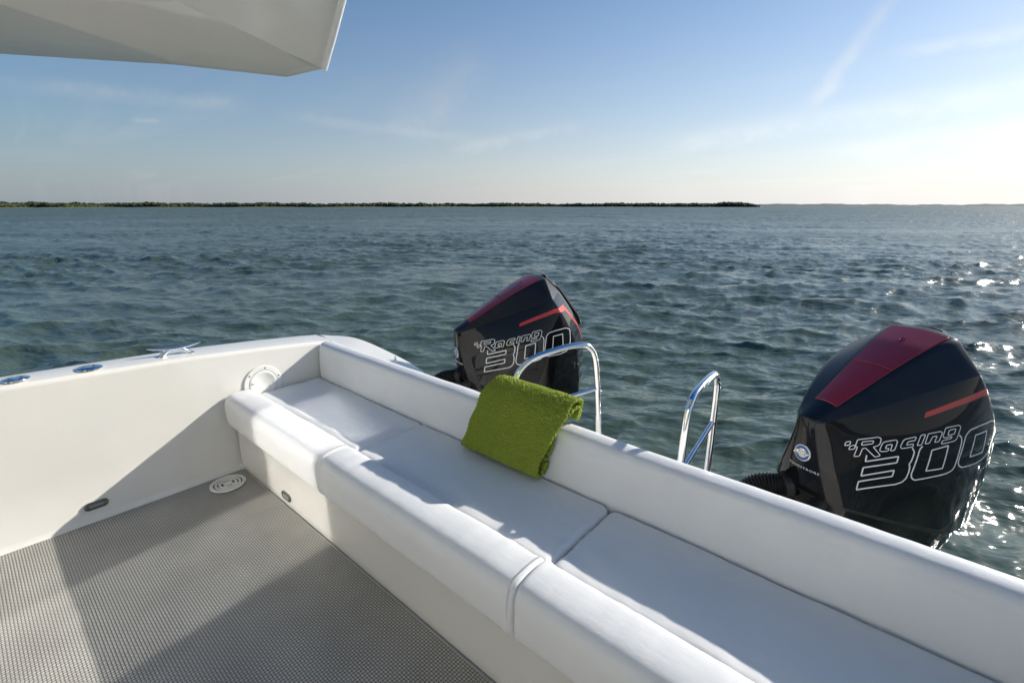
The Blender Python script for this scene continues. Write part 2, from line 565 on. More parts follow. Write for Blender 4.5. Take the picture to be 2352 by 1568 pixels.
def wave_tile(n, size, wind, peak, amp, spread, seed, lo=0.0):
    g = np.random.default_rng(seed)
    k1 = np.fft.fftfreq(n, d=size / n) * 2 * np.pi
    kx, ky = np.meshgrid(k1, k1, indexing='ij')
    k = np.hypot(kx, ky); k[0, 0] = 1e-6
    kp = 2 * np.pi / peak
    S = k ** -3.6 * np.exp(-1.2 * (kp / k) ** 2)
    c = (kx * math.cos(wind) + ky * math.sin(wind)) / k
    S *= np.abs(c) ** spread + 0.05
    S *= np.exp(-(k * 0.030) ** 2)
    S[k < lo] = 0
    S[0, 0] = 0
    h = np.sqrt(S) * np.exp(2j * np.pi * g.random((n, n)))
    H = np.fft.ifft2(h).real
    s = amp / H.std()
    Dx = np.fft.ifft2(-1j * kx / k * h)
    Dy = np.fft.ifft2(-1j * ky / k * h)
    return H * s, Dx.real * s, Dy.real * s, size, n


def sample(tile, x, y):
    H, Dx, Dy, size, n = tile
    u = (x / size * n) % n; v = (y / size * n) % n
    i = np.floor(u).astype(int) % n; j = np.floor(v).astype(int) % n
    fu = u - np.floor(u); fv = v - np.floor(v)
    i1 = (i + 1) % n; j1 = (j + 1) % n
    def s(A):
        return (A[i, j] * (1 - fu) + A[i1, j] * fu) * (1 - fv) + (A[i, j1] * (1 - fu) + A[i1, j1] * fu) * fv
    return s(H), s(Dx), s(Dy)


def build_sea():
    Hc = 1.75 - WATER_Z
    # rings: even steps as seen from eye height, never finer than 3.5 cm
    px = np.concatenate([np.arange(620, 60, -1.0), np.arange(60, 12, -0.4), np.arange(12, 1.0, -0.16), np.array([.8, .55, .35, .2])])
    r = Hc * 496.0 / px
    keep = [1.2]
    for q in r:
        if q - keep[-1] >= 0.035:
            keep.append(float(q))
    r = np.array(keep)
    h0 = R(HEAD) + math.pi / 2           # heading as a mathematical angle
    dense = np.arange(-66, 66.01, 0.145)
    rest = np.arange(70, 291, 4.0)
    ang = np.concatenate([dense, rest])
    a = h0 - np.radians(ang)
    rr, aa = np.meshgrid(r, a, indexing='ij')
    X = rr * np.cos(aa); Y = rr * np.sin(aa)
    wind = R(128)
    t1 = wave_tile(768, 61.0, wind, 2.0, 0.034, 6.0, 3)
    t2 = wave_tile(512, 37.7, wind + 0.35, 0.8, 0.010, 4.0, 5)
    t3 = wave_tile(256, 173.0, wind - 0.2, 7.5, 0.035, 4.0, 8)
    Z = np.zeros_like(X); DX = np.zeros_like(X); DY = np.zeros_like(X)
    for t, ch, rot in ((t1, -1.0, 0.0), (t2, -0.9, 0.12), (t3, -0.5, 0.10)):
        c, s = math.cos(rot), math.sin(rot)
        h, dx, dy = sample(t, X * c + Y * s, -X * s + Y * c)
        Z += h; DX += (dx * c - dy * s) * ch; DY += (dx * s + dy * c) * ch
    # patchy gusts
    g, _, _ = sample(wave_tile(128, 211.0, 0.3, 40.0, 0.25, 0.5, 21), X, Y)
    mod = np.clip(1.0 + g, 0.5, 1.6)
    fade = np.clip(1.0 - (rr - 260.0) / 500.0, 0.0, 1.0)
    Z *= mod * fade; DX *= mod * fade; DY *= mod * fade
    V = np.stack([X + DX, Y + DY, Z + WATER_Z], -1).reshape(-1, 3)
    nr, na = X.shape
    idx = np.arange(nr * na).reshape(nr, na)
    nxt = np.roll(idx, -1, axis=1)
    q = np.stack([idx[:-1], nxt[:-1], nxt[1:], idx[1:]], -1).reshape(-1, 4)
    q = q[:, ::-1]
    # fill the small disc under the boat
    me = bpy.data.meshes.new('sea')
    V = np.vstack([V, [[0, 0, WATER_Z]]])
    cidx = len(V) - 1
    tri = np.stack([np.full(na, cidx), nxt[0], idx[0]], -1)
    me.vertices.add(len(V)); me.vertices.foreach_set('co', V.astype(np.float32).ravel())
    loops = np.concatenate([q.ravel(), tri.ravel()]).astype(np.int32)
    starts = np.concatenate([np.arange(len(q)) * 4, len(q) * 4 + np.arange(len(tri)) * 3]).astype(np.int32)
    me.loops.add(len(loops)); me.loops.foreach_set('vertex_index', loops)
    me.polygons.add(len(starts)); me.polygons.foreach_set('loop_start', starts)
    me.update(calc_edges=True)
    me.validate()
    if me.polygons[0].normal.z < 0:
        me.flip_normals()
    o = link('sea', me, M['water'], None, None)
    me.polygons.foreach_set('use_smooth', [True] * len(me.polygons))
    tag(o, kind='structure')


build_sea()


# ------------------------------------------------------------------ far shore
def dir_at(u):
    d = cam_ray(u, 471)
    return Vector((d.x, d.y, 0)).normalized()


def shore_strip(name, us, dist, depth, height, material, zfun):
    rows = []
    for u in us:
        d = dir_at(u)
        D = dist(u)
        row = []
        for k, (off, hh) in enumerate(((-6, -0.6), (0, 0.15), (depth * .3, height * .7), (depth * .6, height), (depth, height * .6), (depth * 1.2, -0.5))):
            row.append(Vector((d.x * (D + off), d.y * (D + off), WATER_Z + hh * (zfun(u) if k > 1 else 1))))
        rows.append(row)
    o = link(name, loft(rows), material)
    return tag(o, kind='structure')


def build_shore():
    us = np.linspace(-1600, 1752, 240)
    dist = lambda u: 640 + 25 * math.sin(u * 0.006) + 10 * math.sin(u * 0.031)
    shore_strip('mangrove_shore_ground', us, dist, 70, 0.9, M['sand'], lambda u: min(1.0, (1752 - u) / 60))
    # low dunes / flat land farther off to the right
    us2 = np.linspace(1560, 4200, 200)
    shore_strip('far_coast', us2, lambda u: 1900 + 120 * math.sin(u * 0.004), 260, 7.0, M['scrub'],
                lambda u: (0.72 + 0.2 * math.sin(u * 0.011) + 0.16 * math.sin(u * 0.053 + 1) + 0.1 * math.sin(u * 0.17)) * min(1.0, (u - 1560) / 60 + .1))
    us3 = np.linspace(1420, 1735, 60)
    shore_strip('dune_ridge', us3, lambda u: 760, 60, 5.4, M['scrub'], lambda u: max(0.05, math.sin((u - 1420) / 315 * math.pi)) ** 0.6 * (0.9 + 0.1 * math.sin(u * .09)))
    # mangrove thicket: leaf clumps without number, one mass
    ico = bmesh.new()
    bmesh.ops.create_icosphere(ico, subdivisions=1, radius=1.0)
    iv = np.array([v.co[:] for v in ico.verts]); ifc = np.array([[v.index for v in f.verts] for f in ico.faces])
    ico.free()
    VV, FF = [], []
    base = 0
    for _ in range(15000):
        u = random.uniform(-1500, 1742)
        d = dir_at(u)
        depth = random.random() ** 1.5
        D = dist(u) + 3 + depth * 46
        big = 0.80 + 0.08 * math.sin(u * 0.023) + 0.07 * math.sin(u * 0.071 + 2) + 0.06 * math.sin(u * 0.19)
        if u > 1640: big *= 1.15
        if u > 1715: big *= max(0.25, (1752 - u) / 37)
        hmax = 5.2 * max(0.45, big) * (0.8 + 0.4 * depth)
        rad = random.uniform(0.8, 2.3)
        z = random.random() ** 0.6 * max(0.3, hmax - rad * .7)
        s = iv * (1 + RNG.uniform(-0.35, 0.35, (len(iv), 1))) * rad * np.array([1.25, 1.25, 0.72])
        VV.append(s + np.array([d.x * D, d.y * D, WATER_Z + 0.3 + z]))
        FF.append(ifc + base); base += len(iv)
    for _ in range(36):                       # emergent taller crowns
        u = random.uniform(-1500, 1735); d = dir_at(u); D = dist(u) + random.uniform(10, 40)
        hgt = random.uniform(4.6, 6.2)
        for k in range(9):
            rad = random.uniform(0.7, 1.4)
            s = iv * (1 + RNG.uniform(-0.35, 0.35, (len(iv), 1))) * rad * np.array([1.2, 1.2, 0.8])
            o_ = np.array([d.x * D + random.gauss(0, 1.8), d.y * D + random.gauss(0, 1.8), WATER_Z + hgt - abs(random.gauss(0, 1.0)) - rad])
            VV.append(s + o_); FF.append(ifc + base); base += len(iv)
    me = mesh_of(np.vstack(VV).tolist(), np.vstack(FF).tolist())
    o = link('mangrove_thicket', me, M['mangrove'], None, None)
    tag(o, 'low dark green mangrove thicket along the far shore', 'mangroves', kind='stuff')


build_shore()


# ------------------------------------------------------------------ the boat
BOAT_AT = Vector((-1.4, 0.3, WATER_Z))
boat = empty('motor_boat', BOAT_AT)
tag(boat, 'white motor boat with open cockpit, moulded side wall and hardtop overhang', 'boat')


def bpart(name, me, material, parent=None, smooth=40):
    """a part of the boat, modelled in world coordinates"""
    me.transform(Matrix.Translation(-BOAT_AT))
    return link(name, me, material, parent or boat, smooth)


def place(me, loc, rot=None):
    m = Matrix.Translation(Vector(loc))
    if rot is not None:
        m = m @ rot.to_4x4()
    me.transform(m)
    return me


XW = -3.36                                   # inner face of the side wall
YS = [-1.7, 0.0, 0.26, 0.54, 0.87, 1.26, 1.65, 1.74]
ZS = [0.905, 0.882, 0.872, 0.860, 0.844, 0.812, 0.772, 0.757]


def gun_z(y):
    return interp(y, YS, ZS)


def wall_x(y):
    return interp(y, [-1.7, -.16, 0.5, 1.0, 1.75], [-3.42, -3.392, -3.362, -3.345, -3.335])


def build_hull():
    # side wall with rolled gunwale, cross-section swept fore and aft
    ys = np.concatenate([np.linspace(-1.6, 1.7, 48), [1.764]])
    rows_in, rows_top = [], []
    for y in ys:
        z = gun_z(y); x = wall_x(y); xo = -3.60
        rin = [Vector((x + 0.035, y, -0.004)), Vector((x + 0.012, y, 0.006)), Vector((x, y, 0.03)), Vector((x - 0.004, y, z * .35)), Vector((x - 0.010, y, z * .7)), Vector((x - 0.014, y, z - 0.032))]
        rows_in.append(rin)
        rt = []
        for k in range(0, 7):
            a = math.pi / 2 * k / 6
            rt.append(Vector((x - 0.014 - 0.022 * (1 - math.cos(a)), y, z - 0.032 + 0.026 * math.sin(a))))
        rt += [Vector((x - 0.08, y, z + 0.002)), Vector((xo + 0.05, y, z + 0.004))]
        for k in range(1, 7):
            a = math.pi / 2 * k / 6
            rt.append(Vector((xo + 0.03 - 0.03 * math.sin(a), y, z + 0.003 - 0.035 * (1 - math.cos(a)))))
        rt.append(Vector((xo - 0.02, y, z - 0.14)))
        rt.append(Vector((xo - 0.03, y, -0.9)))
        rows_top.append(rt)
    bpart('side_wall', loft(rows_in), M['gelcoat'])
    bpart('gunwale', loft(rows_top), M['gelcoat'])
    # rounded stern quarter behind the backrest
    O_ = smooth_path([(-3.60, 1.765, 0.756), (-3.575, 1.81, 0.747), (-3.40, 2.01, 0.712), (-3.10, 2.13, 0.623), (-2.80, 2.16, 0.560), (-2.72, 2.165, 0.53)], 7)
    rows = []
    for i, p in enumerate(O_):
        t = i / (len(O_) - 1)
        q = Vector((-3.345 + 0.62 * t, 1.765, 0.748 - 0.12 * t))
        out = Vector((p.x + 2.9, p.y - 1.5, 0)).normalized()
        row = [q, q.lerp(p, 0.35) + Vector((0, 0, 0.010)), q.lerp(p, 0.7) + Vector((0, 0, 0.012)), p + Vector((0, 0, 0.006)) - out * 0.03]
        for k in range(0, 6):
            a = math.pi / 2 * k / 5
            row.append(p + out * (0.03 * math.sin(a) - 0.03) + Vector((0, 0, 0.004 - 0.03 * (1 - math.cos(a)))))
        row.append(p + out * 0.01 + Vector((0, 0, -0.12)))
        row.append(Vector((p.x, p.y, 0)) + out * 0.02 + Vector((0, 0, -0.9)))
        rows.append(row)
    qd = bpart('stern_quarter', loft(rows), M['gelcoat'])
    # vent stud on the quarter
    st = lathe([(0.0, 0.0), (0.011, 0.0), (0.011, 0.006), (0.006, 0.010), (0.006, 0.030), (0.0, 0.032)], 14)
    bpart('deck_stud', place(st, (-2.90, 2.02, 0.625)), M['chrome'], None)
    # cockpit sole under the mat, transom, aft platform between the engines
    bpart('cockpit_sole', bm_mesh(box_bm(-3.40, 0.78, -1.6, 1.05, -0.10, -0.012)), M['gelcoat'])
    bpart('transom', bm_mesh(box_bm(-3.33, 0.70, 1.766, 1.83, -0.9, 0.55, 0.015)), M['gelcoat'])
    bpart('boarding_platform', bm_mesh(box_bm(-1.80, -0.42, 1.832, 2.52, -0.28, 0.30, 0.03, 4)), M['gelcoat'])
    for xm in (-2.26, -0.01):
        bpart('engine_well', bm_mesh(box_bm(xm - 0.40, xm + 0.40, 1.832, 2.16, -0.9, 0.08, 0.03, 3)), M['gelcoat'])
    # port side, out of the picture to the right
    rows = []
    for y in np.linspace(-1.6, 2.0, 20):
        z = gun_z(min(y, 1.6))
        rows.append([Vector((0.74, y, -0.004)), Vector((0.74, y, z - .03)), Vector((0.75, y, z - .008)), Vector((0.77, y, z)), Vector((0.93, y, z)), Vector((0.955, y, z - .012)), Vector((0.96, y, z - .05)), Vector((0.98, y, -0.9))])
    bpart('port_side_wall', loft(rows), M['gelcoat'])
    # seat base
    prof = [(1.020, -0.006), (1.0145, 0.006), (1.0140, 0.05), (1.0150, 0.18), (1.0165, 0.290), (1.013, 0.312), (1.006, 0.322), (1.012, 0.329), (1.05, 0.330), (1.70, 0.330)]
    rows = [[Vector((x, p[0], p[1])) for p in prof] for x in np.linspace(-3.335, 0.74, 30)]
    bpart('seat_base', loft(rows), M['gelcoat'])


build_hull()


def build_hardtop():
    S = 1.444
    def z3(x, y, z):
        return Vector((x * S, y * S, 1.75 + (z - 1.75) * S))
    # rows from the outer lip to the inner (inboard) face, columns from aft to forward
    A = [z3(-1.897, .940, 2.2), z3(-2.024, .619, 2.2), z3(-2.294, .228, 2.2), z3(-2.62, -.30, 2.2), z3(-2.72, -1.35, 2.2)]      # outer lip
    B = [z3(-1.880, .920, 2.203), z3(-1.985, .605, 2.205), z3(-1.772, .198, 2.208), z3(-1.56, -.30, 2.215), z3(-1.22, -1.35, 2.24)]   # crease
    Cc = [z3(-1.845, .925, 2.207), z3(-1.87, .640, 2.216), z3(-1.72, .36, 2.248), z3(-1.42, -.12, 2.30), z3(-0.95, -1.35, 2.42)]
    Dd = [z3(-1.742, .944, 2.214), z3(-1.715, .86, 2.232), z3(-1.655, .54, 2.28), z3(-1.50, .0, 2.36), z3(-1.10, -1.35, 2.56)]
    Ee = [z3(-1.695, .968, 2.206), z3(-1.640, .935, 2.275), z3(-1.545, .90, 2.37), z3(-1.40, .60, 2.52), z3(-1.05, -.6, 2.62)]
    # the inboard face rises from Dd; its free aft rim runs D -> E
    bm = bmesh.new()
    def poly(pts):
        try:
            bm.faces.new([bm.verts.new(p) for p in pts])
        except ValueError:
            pass
    for k in range(4):
        poly([A[k], A[k + 1], B[k + 1], B[k]])
        poly([B[k], B[k + 1], Cc[k + 1], Cc[k]])
        poly([Cc[k], Cc[k + 1], Dd[k + 1], Dd[k]])
    rim = [z3(-1.697, .971, 2.200), z3(-1.550, .970, 2.370), z3(-1.40, .968, 2.545)]
    Fw = [z3(-1.655, .54, 2.28), z3(-1.46, .48, 2.50), z3(-1.36, .46, 2.62)]
    Gw = [z3(-1.10, -1.35, 2.56), z3(-0.98, -1.35, 2.70), z3(-0.94, -1.35, 2.75)]
    poly([A[0], B[0], Cc[0], Dd[0], rim[0]])
    poly([Dd[0], Dd[1], rim[0]])
    poly([Dd[1], Fw[0], Fw[1], rim[1], rim[0]])
    poly([Fw[1], Fw[2], rim[2], rim[1]])
    poly([Dd[2], Dd[3], Dd[4], Gw[1], Fw[1]])
    poly([Fw[1], Gw[1], Gw[2], Fw[2]])
    bmesh.ops.remove_doubles(bm, verts=bm.verts[:], dist=0.002)
    bmesh.ops.recalc_face_normals(bm, faces=bm.faces[:])
    if sum(f.normal.z * f.calc_area() for f in bm.faces) > 0:
        bmesh.ops.reverse_faces(bm, faces=bm.faces[:])
    me = bpy.data.meshes.new('m'); bm.to_mesh(me); bm.free()
    ht = bpart('hardtop', me, M['gelcoat'], None, 35)
    md = ht.modifiers.new('thick', 'SOLIDIFY'); md.thickness = 0.05; md.offset = -1
    bv = ht.modifiers.new('round', 'BEVEL'); bv.width = 0.016; bv.segments = 4; bv.limit_method = 'ANGLE'; bv.angle_limit = R(8)
    # rolled edge bead along the free aft rim, sunlit look put into its colour
    bead = [z3(-1.697, .974, 2.203), z3(-1.62, .974, 2.286), z3(-1.548, .974, 2.370), z3(-1.398, .972, 2.545)]
    bd = [bead[0]]
    for a_, b_ in zip(bead, bead[1:]):
        bd += [a_.lerp(b_, k / 6) for k in range(1, 7)]
    bpart('edge_bead', tube(bd, 0.017, 12), M['lip'], ht, 60)
    # upper skin
    top = [z3(-1.38, .965, 2.60), z3(-1.905, .945, 2.27), z3(-2.036, .622, 2.29), z3(-2.304, .23, 2.31), z3(-2.63, -.30, 2.32), z3(-2.73, -1.35, 2.33), z3(-0.94, -1.35, 2.82)]
    me = mesh_of(top, [tuple(range(len(top)))])
    bpart('hardtop_skin', me, M['gelcoat'], ht)
    # unseen roof slab, carried aft over the cockpit to cut the light from overhead
    bpart('sky_shade_roof', bm_mesh(box_bm(-1.96, 0.95, -2.2, 0.95, 3.22, 3.32, 0.03)), M['gelcoat'], ht)


build_hardtop()


def build_bulkhead():
    # cabin bulkhead behind the camera, with a tall dark glass door leaf standing slightly ajar
    yb = -1.62
    bpart('cabin_bulkhead', bm_mesh(box_bm(-3.4, -2.75, yb - 0.05, yb, 0.0, 2.3, 0.01)), M['gelcoat'])
    bh2 = bpart('cabin_bulkhead', bm_mesh(box_bm(-1.75, 0.74, yb - 0.05, yb, 0.0, 2.3, 0.01)), M['gelcoat'])
    bpart('cabin_bulkhead', bm_mesh(box_bm(-2.75, -1.75, yb - 0.05, yb, 2.05, 2.3, 0.01)), M['gelcoat'])
    nrm = Vector((0.1865, 0.9825, 0)).normalized()
    side = Vector((nrm.y, -nrm.x, 0))
    c = Vector((-2.306, -1.30, 1.09))
    w, h = 0.388, 0.80
    def slab(ww, hh, t, off):
        pts = []
        for dn in (off - t, off):
            for sx, sz in ((-1, -1), (1, -1), (1, 1), (-1, 1)):
                pts.append(c + side * ww * sx + Vector((0, 0, hh * sz)) + nrm * dn)
        return mesh_of(pts, [(0, 1, 2, 3), (7, 6, 5, 4), (0, 4, 5, 1), (1, 5, 6, 2), (2, 6, 7, 3), (3, 7, 4, 0)])
    d = bpart('cabin_door', slab(w + 0.05, h + 0.06, 0.03, -0.012), M['dark_steel'], None, 30)
    bpart('door_glass', slab(w, h, 0.008, 0.0), M['window_glass'], d, 30)


build_bulkhead()


# ------------------------------------------------------------------ cockpit fittings (parts of the boat)
def oval_bar(length, height, depth, seg=20, bevel=0.004):
    """stadium-shaped plate lying in XZ, facing -Y"""
    r = height / 2
    def ring(s, y):
        pts = []
        for k in range(seg + 1):
            a = -math.pi / 2 + math.pi * k / seg
            pts.append(Vector((length / 2 - r + r * s * math.cos(a), y, r * s * math.sin(a))))
        for k in range(seg + 1):
            a = math.pi / 2 + math.pi * k / seg
            pts.append(Vector((-(length / 2 - r) + r * s * math.cos(a), y, r * s * math.sin(a))))
        return pts
    rows = [ring(1.0, 0.0), ring(1.0, -depth + bevel), ring(0.9, -depth), ring(0.70, -depth), ring(0.64, -depth + 0.003)]
    return loft(rows, close_u=True, caps=True), ring


def courtesy_light(loc, rot):
    me, _ = oval_bar(0.112, 0.048, 0.010)
    o = bpart('courtesy_light', place(me, loc, rot), M['dark_steel'])
    lm, _ = oval_bar(0.070, 0.020, 0.0035)
    lm.transform(Matrix.Translation((0, -0.0068, 0)))
    bpart('lens', place(lm, loc, rot), M['lens'], o)
    for s in (-1, 1):
        sc = lathe([(0.0, 0), (0.004, 0), (0.004, 0.0015), (0, 0.002)], 10)
        sc.transform(Matrix.Rotation(R(90), 4, 'X'))
        sc.transform(Matrix.Translation((0.045 * s, -0.0075, 0)))
        bpart('screw', place(sc, loc, rot), M['chrome'], o)


courtesy_light((-2.655, 1.0135, 0.071), Matrix.Rotation(0, 3, 'Z'))
courtesy_light((wall_x(.245) + 0.000, 0.245, 0.092), Matrix.Rotation(R(90), 3, 'Z'))


def deck_plate():
    # round screw-in inspection plate in the side wall
    rot = Matrix.Rotation(R(90), 3, 'Y')
    loc = Vector((wall_x(1.235) - 0.010, 1.232, 0.555))
    ringm = lathe([(0.128, 0.0), (0.128, 0.006), (0.124, 0.010), (0.098, 0.011), (0.096, 0.008), (0.096, 0.0)], 56)
    o = bpart('inspection_plate', place(ringm, loc, rot), M['white_plastic'])
    lid = lathe([(0.093, 0.0), (0.093, 0.009), (0.090, 0.0115), (0.076, 0.012), (0.073, 0.010), (0.0, 0.010)], 56)
    bpart('lid', place(lid, loc, rot), M['white_plastic'], o)
    for k in range(6):
        a = R(18 + 60 * k)
        s = lathe([(0.0, 0.0), (0.005, 0.0), (0.005, 0.002), (0.0, 0.0025)], 10)
        bpart('screw', place(s, loc + Vector((0.0108, 0.112 * math.cos(a), 0.112 * math.sin(a))), rot), M['screw'], o)
    for s in (-1, 1):
        b = box_bm(0.0, 0.008, -0.014, 0.014, -0.006, 0.006, 0.002, 2)
        bpart('finger_grip', place(bm_mesh(b), loc + Vector((0.0105, 0.062 * s, -0.02 * s))), M['white_plastic'], o)


deck_plate()


def floor_drain():
    loc = Vector((-3.186, 0.865, -0.002))
    base = lathe([(0.104, 0.0), (0.104, 0.006), (0.098, 0.0085), (0.0, 0.0085)], 48)
    o = bpart('floor_drain', place(base, loc), M['dark_hole'])
    for r0, r1 in ((0.084, 0.104), (0.062, 0.076), (0.040, 0.054)):
        rg = lathe([(r0, 0.006), (r0, 0.013), (r0 + 0.002, 0.015), (r1 - 0.003, 0.015), (r1, 0.012), (r1, 0.006)], 48)
        # open ring
        bm = bmesh.new(); bm.from_mesh(rg)
        for f in [f for f in bm.faces if len(f.verts) > 4]:
            bm.faces.remove(f)
        bpart('grate_ring', place(bm_mesh(bm), loc), M['white_plastic'], o)
    hub = lathe([(0.026, 0.006), (0.026, 0.014), (0.022, 0.016), (0.0, 0.016)], 30)
    bpart('grate_hub', place(hub, loc), M['white_plastic'], o)
    for k in range(4):
        a = R(45 + 90 * k)
        b = box_bm(0.018, 0.098, -0.006, 0.006, 0.005, 0.0138, 0.001, 1)
        bpart('grate_spoke', place(bm_mesh(b), loc, Matrix.Rotation(a, 3, 'Z')), M['white_plastic'], o)


floor_drain()


def gunwale_cap(y, x, r):
    z = gun_z(y) + 0.002
    slope = math.atan((gun_z(y + .1) - gun_z(y - .1)) / .2)
    rot = Matrix.Rotation(slope, 3, 'X')
    ring_ = lathe([(r, 0.0), (r, 0.003), (r * 0.94, 0.007), (r * 0.80, 0.0085), (r * 0.77, 0.0065), (r * .77, 0.0)], 44, 0.92, 1.0)
    o = bpart('filler_cap', place(ring_, (x, y, z), rot), M['chrome'])
    lid = lathe([(r * 0.75, 0.0), (r * 0.75, 0.0075), (r * .72, 0.009), (r * .3, 0.0105), (0, 0.0108)], 40, 0.92, 1.0)
    bpart('lid', place(lid, (x, y, z), rot), M['chrome'], o)
    for k in (-1, 1):
        s = lathe([(0, 0), (0.006, 0), (0.006, 0.002), (0, 0.0022)], 10)
        bpart('key_hole', place(s, Vector((x, y + 0.022 * k, z + 0.0095)), rot), M['screw'], o)


gunwale_cap(0.083, -3.462, 0.056)
gunwale_cap(0.372, -3.452, 0.062)


def cleat():
    y, x = 0.785, -3.452
    z = gun_z(y) + 0.004
    slope = math.atan((gun_z(y + .1) - gun_z(y - .1)) / .2)
    rot = Matrix.Rotation(slope, 3, 'X')
    # horn bar: slim, swept up to both tips
    pts, rad = [], []
    for k in range(25):
        t = -1 + 2 * k / 24
        pts.append((0, t * 0.142, 0.036 + 0.022 * abs(t) ** 1.6)); rad.append(0.0105 * (1 - abs(t) ** 2.2 * 0.72))
    me = tube(pts, 0, 14, True, rad)
    o = bpart('cleat', place(me, (x, y, z), rot), M['chrome'])
    for s in (-1, 1):
        lp = [(0, s * 0.026, 0.036), (0, s * 0.044, 0.027), (0, s * 0.060, 0.013), (0, s * 0.074, 0.001)]
        lm = tube(smooth_path(lp, 5), 0, 14, True, list(np.linspace(0.010, 0.016, 16)))
        bpart('cleat_leg', place(lm, (x, y, z), rot), M['chrome'], o)
        ft = lathe([(0.026, 0), (0.026, 0.003), (0.018, 0.008), (0, 0.010)], 24)
        ft.transform(Matrix.Translation((0, s * 0.078, -0.002)))
        bpart('cleat_foot', place(ft, (x, y, z), rot), M['chrome'], o)


cleat()


def hand_rail(front, rear, prof, bar):
    """grab rail: profile points (s from rear to front, z) in the upright plane through two plan points"""
    rear = Vector(rear); front = Vector(front)
    d = (front - rear).normalized()
    pts = [Vector((rear.x + d.x * s, rear.y + d.y * s, z)) for s, z in prof]
    o = bpart('grab_rail', tube(smooth_path(pts, 9), 0.0165, 18), M['chrome'], None, 60)
    b = [Vector((rear.x + d.x * s, rear.y + d.y * s, z)) for s, z in bar]
    bpart('cross_bar', tube([b[0], b[0].lerp(b[1], .5), b[1]], 0.012, 14), M['chrome'], o, 60)
    for s, z in (prof[0], prof[-1]):
        fl = lathe([(0.040, 0.0), (0.040, 0.004), (0.034, 0.008), (0.020, 0.009), (0.019, 0.016), (0.0, 0.016)], 28)
        bpart('rail_flange', place(fl, (rear.x + d.x * s, rear.y + d.y * s, 0.2995)), M['chrome'], o)


hand_rail((-0.658, 1.91), (-0.658, 2.30),
          [(-0.012, 0.30), (-0.008, 0.47), (0.0, 0.72), (0.006, 0.88), (0.018, 0.935), (0.048, 0.972), (0.098, 0.986), (0.21, 0.977), (0.318, 0.955), (0.362, 0.918), (0.381, 0.844), (0.391, 0.69), (0.397, 0.45), (0.40, 0.30)],
          [(0.0, 0.715), (0.388, 0.60)])
hand_rail((-1.545, 1.91), (-1.325, 2.30),
          [(-0.038, 0.30), (-0.028, 0.45), (-0.007, 0.72), (0.012, 0.872), (0.030, 0.935), (0.060, 0.975), (0.100, 0.993), (0.19, 0.993), (0.30, 0.975), (0.397, 0.95), (0.462, 0.910), (0.503, 0.845), (0.522, 0.70), (0.530, 0.45), (0.532, 0.30)],
          [(0.0, 0.72), (0.518, 0.64)])


# ------------------------------------------------------------------ floor mat
def build_mat():
    nx, ny = 90, 40
    xs = np.linspace(0, 1, nx); ys = np.linspace(-1.55, 1.003, ny)
    top = []
    for y in ys:
        xl = wall_x(y) + 0.028 + 0.004 * fbm(0.3, y * 5, 1)
        row = []
        for t in xs:
            x = xl + (0.725 - xl) * t
            yy = y + (0.0035 * fbm(x * 4, 2.2, 0) if y > 0.99 else 0)
            z = 0.0015 * fbm(x * 1.2, y * 1.2, 5)
            row.append(Vector((x, yy, z)))
        top.append(row)
    v, f = grid(top)
    n0 = len(v)
    # turned-down edge
    border = [(0, j) for j in range(nx)] + [(i, nx - 1) for i in range(1, ny)] + [(ny - 1, j) for j in range(nx - 2, -1, -1)] + [(i, 0) for i in range(ny - 2, 0, -1)]
    for i, j in border:
        p = top[i][j]; v.append(Vector((p.x, p.y, -0.011)))
    nb = len(border)
    for k in range(nb):
        a = border[k]; b = border[(k + 1) % nb]
        f.append((a[0] * nx + a[1], n0 + k, n0 + (k + 1) % nb, b[0] * nx + b[1]))
    o = link('floor_mat', mesh_of(v, f), M['weave'], None, 40)
    tag(o, 'grey woven vinyl mat covering the cockpit floor', 'floor mat')


build_mat()


# ------------------------------------------------------------------ cushions
def bolster_profile(n=5):
    pts = [(1.016, 0.333), (0.990, 0.334), (0.974, 0.341), (0.966, 0.370), (0.963, 0.425), (0.963, 0.468), (0.969, 0.502), (0.985, 0.530), (1.012, 0.546), (1.065, 0.553), (1.118, 0.551), (1.148, 0.541), (1.161, 0.521), (1.165, 0.490), (1.166, 0.43), (1.166, 0.334)]
    out = smooth_path([(0, a, b) for a, b in pts], n)
    return [(p.y, p.z) for p in out]


